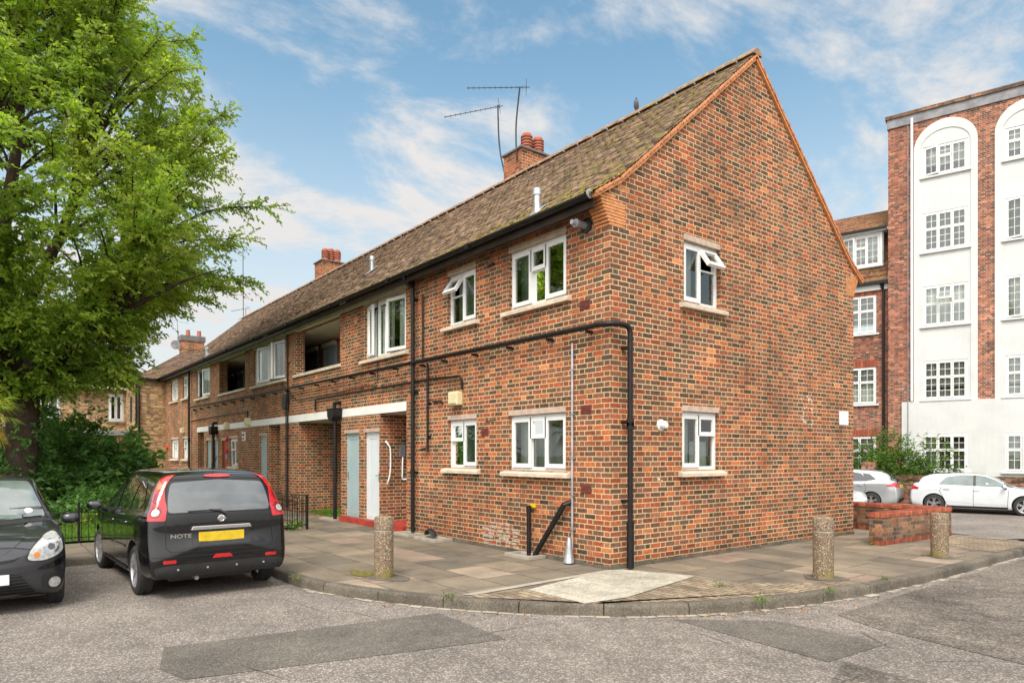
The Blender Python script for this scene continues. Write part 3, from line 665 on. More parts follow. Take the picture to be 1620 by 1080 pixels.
# old mortar-smeared patch near the ground and the pale residue marks on the gable
pt = MB()
for i in range(34):
    x = -3.05 + .21 * (i % 5) + rnd.uniform(-.05, .05); z = .06 + .06 * (i // 5) + rnd.uniform(-.01, .01)
    if z > .30 and x < -2.9: continue
    pt.box(x, x + rnd.uniform(.1, .2), -.004 - .003 * rnd.random(), .01, z, z + rnd.uniform(.02, .05))
pt.build('mortar_smear', 'residue', B)
rs = MB()
def strip(pts, w, T):
    for (a, b), (c, d) in zip(pts, pts[1:]):
        n = max(1, int(math.dist((a, b), (c, d)) / .05))
        for k in range(n):
            if rnd.random() < .3: continue
            p, q = a + (c - a) * (k + .5) / n, b + (d - b) * (k + .5) / n; e = rnd.uniform(.010, .022)
            rs.box(p - e, p + e, -.003, .002, q - e, q + e, 0, T)
strip([(5.12, 2.72), (5.42, 2.62), (5.42, 2.16), (5.10, 2.22), (5.12, 2.45), (5.3, 2.5), (5.3, 2.7)], .03, GT)
for p in [(4.98, 2.28), (5.0, 2.62), (5.6, 2.3), (5.62, 2.66), (5.34, 2.45), (1.06, 1.2), (1.0, 1.23)]: strip([p, (p[0] + .08, p[1] + .02)], .05, GT)
M['chalk'] = plain('pale_glue_marks', (.58, .49, .42), .9, var=.3, scale=20); rs.build('sign_residue', 'chalk', B)

c3 = [(0, .36, 0, 1, 'c'), (.36, .64, .6, 1, 'c'), (.36, .64, 0, .6, 'f'), (.64, 1, 0, 1, 'c')]
c2 = [(0, .5, .58, 1, 'c'), (0, .5, 0, .58, 'f'), (.5, 1, 0, 1, 'c')]
def W_(i, cells, **k): a, b, c, d = FO[i]; return window(B, I4, a, b, c, d, cells, **k)
w = W_(0, c3, curtain=[(0, .34, 0, 1, 'blind')]); w['label'] = 'wide three-light upper window nearest the corner'
w = W_(1, [(0, .5, .58, 1, 't'), (0, .5, 0, .58, 'f'), (.5, 1, 0, 1, 'c')], curtain=[(0, 1, 0, .95, 'blind')]); w['label'] = 'small upper window with its top light open'
W_(2, c3, lintel=.09, curtain=[(0, .3, 0, 1, 'curtain'), (.3, 1, 0, .8, 'blind')]); W_(3, c2, lintel=.09, curtain=[(0, 1, 0, 1, 'blind')])
W_(4, [(0, .27, 0, 1, 'l'), (.27, .62, 0, 1, 'f'), (.62, 1, 0, 1, 'r')], lintel=.05, curtain=[(.0, .5, 0, 1, 'curtain'), (.66, 1, 0, 1, 'curtain')])['label'] = 'large upper window with side lights standing open'
W_(5, [(0, .2, 0, 1, 'f'), (.2, .47, 0, 1, 'r'), (.47, .74, 0, 1, 'l'), (.74, 1, 0, 1, 'r')], lintel=.05, curtain=[(0, .45, 0, 1, 'curtain'), (.7, 1, 0, 1, 'curtain')])['label'] = 'four-light upper window with lights standing open'
W_(6, [(0, .3, 0, 1, 'l'), (.3, .6, 0, 1, 'f'), (.6, 1, 0, 1, 'r')], lintel=.05, curtain=[(0, 1, 0, 1, 'curtain')])
W_(7, c2, lintel=.05, curtain=[(0, 1, 0, 1, 'blind')]); W_(8, c3, lintel=.05, curtain=[(0, 1, 0, 1, 'curtain')]); W_(9, c2, curtain=[(0, 1, 0, 1, 'curtain')])
W_(10, c2, curtain=[(0, 1, 0, 1, 'curtain')]); W_(11, c3, curtain=[(0, 1, 0, 1, 'curtain')])
g2_ = [(0, .5, 0, 1, 'c'), (.5, 1, .62, 1, 'c'), (.5, 1, 0, .62, 'f')]
window(B, GT, 1.62, 2.55, 3.95, 5.0, [(0, .5, 0, 1, 'c'), (.5, 1, .62, 1, 't'), (.5, 1, 0, .62, 'f')], lintel=.09, sillw=.11, curtain=[(0, .48, 0, 1, 'curtain')])['label'] = 'upper gable window with its top light open'
window(B, GT, 1.58, 2.52, 1.36, 2.36, g2_, lintel=.09, sillw=.09, curtain=[(0, .45, 0, 1, 'curtain'), (.5, 1, 0, .5, 'curtain')])['label'] = 'ground floor gable window'
# doors
def door(x0, x1, z0, z1, mat, lint=.08, y=.05, knob=1, name='door', label=None, T=I4):
    d = MB(); d.box(x0 + .03, x1 - .03, y + .012, y + .05, z0, z1 - lint - .03)
    w = x1 - x0
    d.ring(x0, x1, z0, z1 - lint, .035, y, y + .06)
    d.ring(x0 + .06, x1 - .06, z0 + .05, z1 - lint - .08, .07, y + .004, y + .02)
    d.box(x0 + .13, x1 - .13, y + .006, y + .02, z0 + (z1 - z0) * .9, z0 + (z1 - z0) * .905)
    o = d.build(name, mat, B, T, bevel=.002)
    if label: o['label'] = label
    if lint: MB().box(x0 - .02, x1 + .02, y - .062, y + .035, z1 - lint, z1).build('lintel', 'lintel' if lint < .12 else 'cream', o, T)
    kx = x1 - .09 if knob > 0 else x0 + .09
    h = MB(); h.box(kx - .018, kx + .018, y - .008, y + .004, z0 + .87, z0 + 1.07); h.tube([(kx, y - .04, z0 + 1.0), (kx - knob * .1, y - .04, z0 + 1.0)], .009, 6); h.tube([(kx, y, z0 + 1.0), (kx, y - .045, z0 + 1.0)], .008, 6)
    h.build('handle', 'chrome', o, T); return o
door(*DO[0], 'grey_door', knob=-1, label='blue-grey store door left of the pale one'); door(*DO[1], 'pale_door', label='pale grey store door beside the porch')
door(*DO[2], 'grey_door'); door(*DO[3], 'grey_door'); door(*DO[4], 'grey_door', knob=-1); door(*DO[5], 'red_step', label='dark red door beside a small window')
# front doors inside the recesses and on the upper galleries
for (x0, x1, z0, z1, y, mt) in [(-6.75, -5.95, .14, 2.15, 1.44, 'dark_in'), (-14.1, -13.4, .05, 2.1, 1.44, 'dark_in'), (-22.6, -22.0, .05, 2.1, 1.44, 'dark_in'), (-14.9, -13.9, 3.82, 4.98, 1.40, 'dark_in'), (-13.4, -12.5, 3.82, 4.98, 1.40, 'grey_door'), (-11.2, -10.3, 3.82, 4.98, 1.40, 'grey_door'), (-23.7, -22.9, 3.82, 4.98, 1.40, 'dark_in'), (-22.3, -21.5, 3.82, 4.98, 1.40, 'grey_door'), (-19.0, -18.2, 3.82, 4.98, 1.40, 'grey_door')]:
    door(x0, x1, z0, z1, mt, lint=.12, y=y - .02)
# white beam over the porches, gallery sills, cream head beam
bmv = MB()
xb = [-22.94, -20.2, -17.6, -14.9, -12.4, -9.3, -7.4, -5.75]
for a, b in zip(xb, xb[1:]): bmv.box(a + .002, b - .002, -.014, .10, 2.502, 2.692)
bmv.build('beam', 'beam', B, bevel=.003)
for a, b in [(-12.15, -8.98), (-19.76, -16.56)]:
    MB().box(a, b, -.05, .2, 3.735, 3.81).build('coping', 'sill', B, bevel=.004)
hb = MB()
for a, b in [(-12.85, -5.72), (-24.1, -12.852)]: hb.box(a, b, -.006, .10, 5.022, 5.20)
hb.build('head_beam', 'cream', B)
cl = MB()
for a, b, c, d, dp in RO[:4]: MB().box(a + .003, b - .003, .12, dp - .003, d - .012, d - .003).build('ceiling', 'cream', B)
for a, b, c, d in LG:
    MB().box(a + .003, b - .003, .293, 1.447, d - .012, d - .003).build('ceiling', 'cream', B); MB().box(a + .003, b - .003, .293, 1.447, c + .002, c + .012).build('gallery_floor', 'concrete', B)
st = MB(); st.box(-8.95, -6.942, -.07, .085, -.01, .135); st.box(-6.938, -5.755, -.09, 1.49, -.01, .125)
st.build('step', 'red_step', B, bevel=.008)
MB().box(-9.75, -8.99, -.25, -.02, -.01, .045).build('step', 'concrete', B, bevel=.006)['label'] = 'low concrete kerb under the passage drainpipe'
MB().box(-9.7, -9.6, .01, 3.3, -.01, .03).build('step', 'concrete', B)
tag(sheet('lawn', [(-11.8, .2), (-9.71, .2), (-9.71, 3.35), (-11.8, 3.35)], .015, 'soil'), 'strip of grass inside the covered passage')
# handrails and entry panel by the porch
def bent(name, pts, r, mat, T=I4, parent=B, n=4, seg=8): return MB().tube(crom(pts, n), r, seg).build(name, mat, parent, T, smooth=True)
bent('handrail', [(-6.90, .16, .95), (-6.85, .16, 1.02), (-6.83, .2, 1.25), (-6.83, .2, 1.7), (-6.85, .16, 1.82), (-6.92, .13, 1.9)], .018, 'white')
bent('handrail', [(-5.78, .02, 1.1), (-5.82, -.05, 1.1), (-5.80, -.07, 1.2), (-5.80, -.06, 1.55)], .014, 'white')
MB().box(-6.938, -6.90, .48, .62, 1.55, 1.83).build('entry_panel', 'lead', B, bevel=.004)

# ---- pipes
def pipe(name, pts, r, mat='black_pipe', collars=(), brackets=(), label=None, y=None, T=I4, foot=None):
    mb = MB(); mb.tube(pts, r, 10)
    for c in collars: c = Vector(c); mb.tube([c - Vector((0, 0, .045)), c + Vector((0, 0, .045))], r * 1.28, 12)
    o = mb.build(name, mat, B, T, smooth=True)
    for b in brackets:
        k = MB(); x, z = b[0], b[1]; yy = b[2] if len(b) > 2 else 0
        k.box(x - .05, x + .05, yy - .02, yy + .01, z - .02, z + .02); k.build('bracket', mat, o, T)
    if label: o['label'] = label
    return o
hz_ = [(0.30, .26, 3.30), (.30, .26, 3.36), (.27, .24, 3.42), (.22, .0, 3.425), (.12, -.12, 3.43)]
# long waste pipe along the front, round the corner and down the gable
hp = MB(); mainp = crom([(.14, .26, .03), (.14, .26, 1.6), (.14, .26, 3.0), (.14, .26, 3.2), (.14, .255, 3.32), (.135, .21, 3.39), (.12, .10, 3.41), (.07, -.04, 3.41), (-.05, -.115, 3.41), (-.25, -.12, 3.41), (-.8, -.12, 3.41), (-3, -.12, 3.42), (-5.3, -.12, 3.43)], 5)
hp.tube(mainp, .038, 12)
for z in (.62, 2.05, 2.0): hp.tube([(.14, .26, z - .05), (.14, .26, z + .05)], .054, 12)
hp.tube([(.14, .26, .02), (.14, .26, .62)], .052, 12)
o = hp.build('waste_pipe', 'black_pipe', B, smooth=True); o['label'] = 'black pipe running round the corner and down the gable'
for x in (-.35, -1.2, -2.2, -3.2, -4.2, -5.0):
    MB().box(x - .02, x + .02, -.13, .0, 3.33, 3.37).build('bracket', 'black_pipe', o)
for z in (.95, 2.06, 3.1): MB().box(0, .14, .22, .30, z - .02, z + .02).build('bracket', 'black_pipe', o)
o = MB().tube([(-5.4, -.12, 3.43), (-12.5, -.12, 3.46), (-23.9, -.12, 3.54)], .036, 10).build('waste_pipe', 'black_pipe', B, smooth=True)
for i in range(17): x = -6.1 - i * 1.06; MB().box(x - .02, x + .02, -.13, .0, 3.37, 3.41 + .007 * i * .2).build('bracket', 'black_pipe', o)
pipe('downpipe', crom([(-5.32, -.30, 5.14), (-5.32, -.28, 5.06), (-5.32, -.14, 4.93), (-5.32, -.10, 4.8), (-5.32, -.10, .06)], 4), .041, collars=[(-5.32, -.1, 4.7), (-5.32, -.1, 3.43), (-5.32, -.1, 2.85), (-5.32, -.1, 1.25)], brackets=[(-5.32, 4.7), (-5.32, 2.85), (-5.32, 1.25)], label='main black downpipe right of the porch')
pipe('downpipe', [(-5.02, -.045, 4.75), (-5.02, -.045, 3.45)], .018)
pipe('waste_pipe', [(-3.66, -.02, 2.78), (-3.66, -.045, 2.98), (-3.72, -.05, 3.03), (-4.8, -.05, 3.06), (-10.4, -.05, 3.04), (-10.46, -.05, 3.0), (-10.46, -.06, 2.74)], .022)
pipe('waste_pipe', crom([(-4.83, -.05, 3.38), (-4.83, -.05, 1.80), (-4.85, -.06, 1.72), (-5.05, -.09, 1.70)], 3), .022, brackets=[(-4.83, 2.6), (-4.83, 1.95)])
pipe('waste_pipe', [(-4.66, -.03, 2.62), (-4.36, -.03, 2.61), (-4.34, 0, 2.55)], .016)
pipe('downpipe', [(-23.88, -.10, 5.1), (-23.88, -.10, .05)], .042, collars=[(-23.88, -.1, 3.54), (-23.88, -.1, 2.2)])
pipe('downpipe', [(-12.49, -.06, 5.0), (-12.49, -.06, .1)], .022, brackets=[(-12.49, 1.6), (-12.49, 4.2)]); pipe('downpipe', [(-12.64, -.05, 3.0), (-12.64, -.05, .1)], .013)
MB().prism([(-12.78, 2.9), (-12.5, 2.9), (-12.46, 3.15), (-12.52, 3.3), (-12.75, 3.3), (-12.8, 3.1)], -.12, -.01, 'y').build('junction_box', 'black_pipe', B, bevel=.01)
pipe('downpipe', [(-7.0, -.03, 5.0), (-7.0, -.03, 3.2), (-7.2, -.03, 3.15), (-11.8, -.03, 3.10), (-12.4, -.03, 3.3)], .010, label='thin black cable pipe')
pipe('waste_pipe', [(-16.2, -.04, 2.8), (-16.2, -.04, 3.02), (-19.1, -.04, 3.02), (-23.8, -.03, 3.0)], .016)
# hopper heads with their pipes
for x, z in ((-9.04, 2.50), (-20.0, 2.42)):
    h = MB(); h.prism([(x - .19, z + .2), (x + .19, z + .2), (x + .17, z + .02), (x + .07, z - .08), (x - .07, z - .08), (x - .17, z + .02)], -.26, -.03, 'y'); h.box(x - .2, x + .2, -.27, -.025, z + .195, z + .225)
    h.tube(crom([(x, -.14, z + .2), (x, -.14, z + .33), (x + .05, -.12, z + .36), (x + .06, -.02, z + .36)], 3), .045, 10)
    o = h.build('hopper_head', 'black_pipe', B, bevel=.008)
    k = MB(); k.tube([(x, -.13, z), (x, -.13, .04)], .045, 12)
    for zz in (z - .12, 1.25): k.tube([(x, -.13, zz - .05), (x, -.13, zz + .05)], .058, 12)
    k.build('downpipe', 'black_pipe', o, smooth=True)
# stub and diagonal pipe near the corner, grey conduit with a flared foot
pipe('waste_pipe', [(-1.66, -.10, .02), (-1.66, -.10, .80)], .035, label='short upright black pipe stub', collars=[(-1.66, -.1, .74)])
pipe('waste_pipe', [(-.80, .0, .89), (-.84, -.09, .87), (-1.50, -.11, .04)], .042, label='slanting black waste pipe')
MB().box(-1.70, -1.58, -.045, -.01, .77, .83).build('pipe_lagging', 'plate_yellow', B)
o = MB().tube([(-.73, -.035, .14), (-.73, -.035, 3.24)], .017, 8).build('conduit', 'galv', B, smooth=True); o['label'] = 'thin galvanised conduit with a flared foot'
MB().lathe([(.018, .36), (.028, .34), (.075, .06), (.085, .0)], (-.73, -.10, .02), seg=16).build('conduit_foot', 'galv', o)
for z in (.5, 1.0, 1.55, 2.2, 2.85): MB().box(-.76, -.70, -.055, .0, z - .01, z + .01).build('bracket', 'galv', o)
# gully surrounds at the foot of the wall
for (x, w, d) in ((-5.32, .62, .36), (-4.35, .75, .40), (-1.65, .62, .34)):
    k = MB(); k.ring(x - w / 2, x + w / 2, 0, d, .06, 0, .055); k.v = [(a, -.02 - c, b) for a, b, c in k.v]; k.box(x - w / 2 + .06, x + w / 2 - .06, -.02 - d + .06, -.08, 0, .022, 1)
    k.build('gully', ['concrete', 'lead'], B, bevel=.006)
k = MB(); 
for i in range(7): a = i / 6 * 1.9; k.lathe([(.05, -.012), (.075, 0), (.05, .012)], (0, 0, 0), 'z', 12, 0, Matrix.Translation((-4.52 + .12 * math.cos(a + .6), -.17, .06 + .11 * math.sin(a + .5))) @ Matrix.Rotation(-(a - .9), 4, 'Y'))
k.build('flexible_duct', 'rubber', B)
# air bricks, flue, lamps, small boxes, sign plate
def airbrick(x, z, T=I4):
    k = MB(); k.box(x - .108, x + .108, -.006, .02, z - .065, z + .07)
    for i in range(7): k.box(x - .098, x + .098, -.014, -.004, z - .058 + .018 * i, z - .050 + .018 * i, 1)
    k.build('air_brick', ['air_brick', 'air_brick'], B, T)
airbrick(-.47, 2.25); airbrick(-.47, 1.11); airbrick(-.50, 3.77)
airbrick(-2.98, 1.99)
k = MB(); k.lathe([(.105, 0), (.105, .03), (.075, .045)], (-.46, 0, 4.90), 'y', 20); k.v = [(a, -b, c) for a, b, c in k.v]; o = k.build('boiler_flue', 'rubber', B, smooth=True)
k = MB(); k.lathe([(.055, 0), (.055, .14), (.06, .15), (.06, .2), (.035, .2), (.035, .27)], (-.46, 0, 4.90), 'y', 20); k.v = [(a, -.03 - b, c) for a, b, c in k.v]; k.build('flue_pipe', 'lead', o, smooth=True)
k = MB(); k.lathe([(.001, .12), (.045, .115), (.06, .09), (.06, .03), (.085, .02), (.085, 0)], (1.07, 0, 2.04), 'y', 20, T=Matrix.Scale(-1, 4, (0, 1, 0))); k.build('wall_lamp', 'white', B, GT, smooth=True)
MB().box(6.45, 6.80, -.012, .004, 2.19, 2.46).build('sign_plate', 'plate_white', B, GT, bevel=.002)['label'] = 'blank white sign plate near the far end of the gable'
for x, z, s in ((-3.82, 2.63, 1.0), (-16.1, 2.68, .95), (-18.5, 2.62, .95), (-25.2, 2.64, .9)):
    k = MB(); k.box(x - .15 * s, x + .15 * s, -.13, -.0, z - .13 * s, z + .12 * s); o = k.build('bulkhead_light', 'box_cream', B, bevel=.02)
    MB().box(x - .12 * s, x + .12 * s, -.15, -.12, z - .10 * s, z + .09 * s).build('lens', 'box_cream', o, bevel=.01)
k = MB(); k.box(-16.85, -16.55, -.03, -.0, 2.06, 2.36); k.box(-16.80, -16.60, -.034, -.03, 2.22, 2.30, 1); k.box(-16.78, -16.62, -.034, -.03, 2.10, 2.17, 1); k.build('sign_plate', ['plate_white', 'plastic'], B)['label'] = 'small white sign with two dark lines'
for x, z, r in ((-18.62, 2.18, .09), (-18.62, 1.75, .09)): MB().lathe([(.001, .07), (r * .7, .06), (r, .02), (r, 0)], (x, 0, z), 'y', 14, T=Matrix.Scale(-1, 4, (0, 1, 0))).build('alarm_bell', 'red', B, smooth=True)
MB().box(-18.72, -18.53, -.05, 0, 1.45, 1.62).build('meter_box', 'lead', B)
MB().lathe([(.001, .07), (.1, .06), (.14, .02), (.14, 0)], (-28.45, 0, 1.95), 'y', 14, T=Matrix.Scale(-1, 4, (0, 1, 0))).build('alarm_bell', 'red', B, smooth=True)
k = MB(); k.tube([(-2.95, -.012, 2.17), (-2.66, -.012, 2.19)], .006, 5); k.build('cable', 'plastic', B)
k = MB(); k.box(-2.72, -2.69, -.02, 0, 4.82, 4.86); k.tube([(-2.86, -.03, 4.84), (-2.7, -.03, 4.85)], .02, 6); k.build('overflow_pipe', 'plastic', B)

# ---- roof
PATH = [(-.37, 5.17), (.12, 5.47), (.5, 5.79), (3.515, 8.43)]
def tile_roof(name, path, x0, x1, mat, parent, gauge=.1, tw=.165, T=None, th=.016, mir=None, jit=1.0, label=None):
    """courses of separate tiles laid along a (y,z) path from eave to ridge"""
    P = np.array(path, float); seg = np.r_[0, np.cumsum(np.hypot(*np.diff(P, axis=0).T))]; n = int(seg[-1] / gauge)
    V, F, TT = [], [], []; base = 0
    nt_ = int((x1 - x0) / tw) + 1
    for i in range(n + 1):
        s0 = min(i * gauge, seg[-1] - .02); s1 = min(s0 + gauge * 1.7, seg[-1])
        a = np.array([np.interp(s0, seg, P[:, 0]), np.interp(s0, seg, P[:, 1])]); b = np.array([np.interp(s1, seg, P[:, 0]), np.interp(s1, seg, P[:, 1])])
        d = (b - a) / np.linalg.norm(b - a); nn = np.array([-d[1], d[0]])
        k = np.arange(nt_ + 1); xa = x0 + (k - (.5 if i % 2 else 0)) * tw; xb = xa + tw - .004
        xa = np.clip(xa, x0, x1); xb = np.clip(xb, x0, x1); ok = xb - xa > .02; xa, xb = xa[ok], xb[ok]; m = len(xa)
        lift = th * 1.1 + rng.normal(0, .0035, m) * jit; sk = rng.normal(0, .003, m) * jit; sh = rng.normal(0, .004, m) * jit
        def pt(x, s, up): q = a[None, :] + d[None, :] * s[:, None] + nn[None, :] * up[:, None]; return np.c_[x, q[:, 0], q[:, 1]]
        L_ = np.full(m, np.linalg.norm(b - a)); z0 = np.zeros(m)
        pts = np.stack([pt(xa, sh, lift - th - sk), pt(xb, sh, lift - th + sk), pt(xa, sh, lift - sk), pt(xb, sh, lift + sk), pt(xa, L_, z0), pt(xb, L_, z0)], 1)
        V.append(pts.reshape(-1, 3)); f = np.array([[0, 1, 3, 2], [2, 3, 5, 4], [0, 2, 4, 4], [1, 5, 3, 3]])[:2]
        F.append((np.arange(m)[:, None, None] * 6 + f[None] + base).reshape(-1, 4)); base += m * 6; TT.append(np.repeat(rng.random(m), 6))
    V = np.concatenate(V); F = np.concatenate(F); TT = np.concatenate(TT)
    if mir is not None: V[:, 1] = 2 * mir - V[:, 1]; F = F[:, ::-1]
    if T is not None: V = V @ np.array(T.to_3x3()).T + np.array(T.translation)
    return npmesh(name, V, 4, TT, mat, label, parent=parent, faces=F)
roof = tile_roof('roof', PATH, XE - .05, .05, 'tiles', B)
tile_roof('roof_slope', PATH, XE - .05, .05, 'tiles', roof, mir=3.515)
MB().add([(x, a, b - .02) for x in (XE - .03, .04) for a, b in PATH + [(2 * 3.515 - a, b) for a, b in PATH[::-1][1:]]], [(i, i + 1, i + 8, i + 7) for i in range(6)]).build('underlay', 'fascia', roof)
rt = MB(); x = .07
while x > XE: 
    dz = rnd.uniform(-.006, .006); n = 8
    vs = [(xx, 3.515 + .13 * math.cos(math.pi * k / n), 8.40 + dz + .11 * math.sin(math.pi * k / n)) for xx in (x, x - .435) for k in range(n + 1)]
    rt.add(vs, [(k, k + 1, k + n + 2, k + n + 1) for k in range(n)] + [tuple(range(n + 1))]); x -= .45
r_ = rt.build('ridge_tile', 'tiles', roof)
a_ = r_.data.attributes.new('tint', 'FLOAT', 'POINT'); a_.data.foreach_set('value', [.75] * len(r_.data.vertices))
vg = MB()
def along(path, s):
    P = path; 
    for (a, b), (c, d) in zip(P, P[1:]):
        l = math.dist((a, b), (c, d))
        if s <= l: return (a + (c - a) * s / l, b + (d - b) * s / l), ((c - a) / l, (d - b) / l)
        s -= l
    return P[-1], ((c - a) / l, (d - b) / l)
tot = sum(math.dist(a, b) for a, b in zip(PATH, PATH[1:]))
for mirr in (0, 1):
    s = .02
    while s < tot - .03:
        (y, z), (dy, dz) = along(PATH, s); q = rnd.uniform(-.006, .006)
        A = [(y - dz * .0, z + .0), (y + dy * .16, z + dz * .16)]
        lo_, hi_ = (y + dz * .052, z - dy * .052), (y + dy * .1 + dz * .03, z + dz * .1 - dy * .03)
        poly = [lo_, (y + dz * .022, z - dy * .022), (y + dy * .15 + dz * .002, z + dz * .15 - dy * .002), (y + dy * .15 + dz * .03, z + dz * .15 - dy * .03)]
        if mirr: poly = [(7.03 - a, b) for a, b in poly]
        vg.prism(poly, -.20, .062 + q, 'x', 0); s += .1
    und = [(a + dz_, b) for (a, b), dz_ in zip(PATH, (0, 0, 0, 0))]
    low = [(a + .055, b - .065) for a, b in PATH]; up = [(a + .03, b - .035) for a, b in PATH]
    for k in range(3):
        poly = [low[k], low[k + 1], up[k + 1], up[k]]
        if mirr: poly = [(7.03 - a, b) for a, b in poly]
        vg.prism(poly, -.02, .045, 'x', 1)
vg.build('verge', ['verge', 'kneeler'], roof)
# kneelers of oversailing tiles at both eaves
for mirr in (0, 1):
    kn = MB()
    for k in range(10):
        z = 4.80 + .044 * k; o_ = .024 * k
        ya, yb = -.012 - o_, .30 + .012 * (k % 3)
        if k > 7: yb = .12
        if mirr: ya, yb = 7.03 - yb, 7.03 - ya
        kn.box(-.27 - .006 * (k % 2), .006, ya, yb, z, z + .034)
    kn.build('kneeler', 'kneeler', B, bevel=.003)
# gutter, fascia
gt = MB(); n = 8; prof = [(-.41 + .065 * (1 - math.cos(math.pi * k / n)), 5.165 - .062 * math.sin(math.pi * k / n)) for k in range(n + 1)]
prof2 = [(y + (.006 if k == 0 else -.006 if k == n else 0), z + .006) for k, (y, z) in enumerate(prof)]
for a, b in [(-.05 - 2.9 * i, -.05 - 2.9 * (i + 1)) for i in range(10)]:
    b = max(b, XE); vs = [(x, y, z) for x in (a, b) for y, z in prof]; gt.add(vs, [(k, k + 1, k + n + 2, k + n + 1) for k in range(n)])
    gt.add([(a, y, z) for y, z in prof], [tuple(range(n + 1))]) if a > -.1 else None
    gt.box(b - .05, b + .05, -.42, -.27, 5.095, 5.172); 
gt.build('gutter', 'black_pipe', B)
MB().box(XE, -.07, -.40, -.385, 5.155, 5.175).build('gutter_lip', 'black_pipe', B)
MB().lathe([(.001, 0), (.066, 0), (.066, .012), (.001, .012)], (-.05, -.345, 5.165), 'x', 16).build('gutter_end', 'galv', B)
MB().box(XE, -.06, -.275, -.25, 5.00, 5.20).build('fascia', 'fascia', B)
MB().add([(XE, -.26, 5.01), (-.28, -.26, 5.01), (-.28, -.002, 5.12), (XE, -.002, 5.12)], [(0, 1, 2, 3)]).build('soffit', 'fascia', B)
k = MB(); k.box(-8.4, -8.1, -.29, -.28, 5.10, 5.115); k.box(-13.9, -13.5, -.29, -.28, 5.10, 5.115); k.build('overflow_pipe', 'white', B)
# back gutter
MB().box(XE, -.05, WD + .28, WD + .40, 5.10, 5.17).build('gutter', 'black_pipe', B)['label'] = 'rear gutter'
# roof vents
for x, y, s in ((-1.72, .12, 1.0), (-9.85, 1.25, 1.0), (-21.8, .1, .9)):
    z = float(np.interp(y, [p[0] for p in PATH], [p[1] for p in PATH]))
    k = MB(); k.lathe([(.055, -.05), (.055, .27 * s), (.075, .28 * s), (.075, .36 * s), (.05, .39 * s), (.001, .40 * s)], (x, y, z), seg=14); k.add([(x - .13, y - .16, z - .10), (x + .13, y - .16, z - .10), (x + .13, y + .12, z + .145), (x - .13, y + .12, z + .145)], [(0, 1, 2, 3)]); k.build('roof_vent', 'galv', roof, smooth=True)
# chimneys
def chimney(x0, x1, y0, y1, zt, pots, mat='chim_brick', parent=B, capm='concrete'):
    k = MB(); k.box(x0, x1, y0, y1, 6.2, zt - .07); c = k.build('chimney', mat, parent)
    q = MB(); q.box(x0 - .05, x1 + .05, y0 - .05, y1 + .05, zt - .07, zt - .015); q.build('chimney_cap', 'slate', c, bevel=.01)
    for px, py, h in pots:
        p = MB(); prof = [(.13, 0), (.145, .04), (.135, .08), (.125, .16)]
        z = .16
        for i in range(4): prof += [(.125, z), (.155, z + .01), (.155, z + .04), (.125, z + .055)]; z += .075 * h
        prof += [(.13, z), (.10, z + .05), (.05, z + .08), (.001, z + .09)]
        p.lathe(prof, (px, py, zt), seg=18); p.build('chimney_pot', 'terracotta', c, smooth=True)
    return c
chimney(-7.38, -6.65, 3.75, 4.80, 9.33, [(-6.95, 4.16, 1.0), (-6.95, 4.54, 1.0)])['label'] = 'chimney near the gable with two louvred pots'
chimney(-20.02, -19.24, 3.75, 4.74, 9.35, [(-19.6, 4.02, 1.0), (-19.7, 4.3, 1.25), (-19.5, 4.48, 1.0)])['label'] = 'second chimney with three pots'
def aerial(name, mast, tip, base, lab, r=.014, nel=11):
    k = MB(); k.tube(crom(mast, 3), r * 1.4, 6); o = k.build(name, 'black_pipe', B, smooth=True); o['label'] = lab
    q = MB(); a, b = Vector(base), Vector(tip); q.tube([a, b], .010, 5); d = (b - a).normalized(); s = d.cross(Vector((0, 0, 1))).normalized(); up = s.cross(d)
    for i in range(nel): 
        p = a.lerp(b, .12 + .86 * i / (nel - 1)); e = .07; q.tube([p - s * e, p + s * e], .005, 4); q.tube([p - up * .02, p + up * .02], .006, 4)
    for e in (-.13, .13): p = a.lerp(b, .06); q.tube([p + up * e * .2 - s * .16, p + up * e - s * .16], .005, 4); q.tube([p + up * e * .2 + s * .16, p + up * e + s * .16], .005, 4); q.tube([p, p + up * e], .005, 4)
    q.build('boom', 'plastic', o)
aerial('aerial', [(-7.40, 3.78, 8.9), (-7.5, 3.8, 9.15), (-7.72, 3.9, 9.5), (-7.80, 3.9, 10.0), (-7.84, 3.9, 10.85)], (-8.75, 2.8, 10.55), (-7.75, 4.0, 10.83), 'aerial with a sloping boom left of the chimney')
aerial('aerial', [(-6.8, 3.72, 9.0), (-6.83, 3.72, 9.4), (-6.86, 3.75, 10.0), (-6.78, 3.8, 10.85)], (-7.6, 2.75, 10.82), (-6.62, 4.0, 10.84), 'aerial with a level boom above the chimney pots')
aerial('aerial', [(-30.0, 3.9, 7.0), (-30.05, 3.9, 9.5), (-30.1, 3.9, 12.3)], (-30.5, 3.3, 9.95), (-30.1, 3.9, 9.95), 'tall thin mast behind the far end of the roof', nel=4)
aerial('aerial', [(-28.6, 3.6, 8.3), (-28.62, 3.6, 8.9)], (-29.3, 3.1, 8.85), (-28.4, 3.7, 8.95), 'small aerial on the far end of the ridge', nel=5, r=.01)

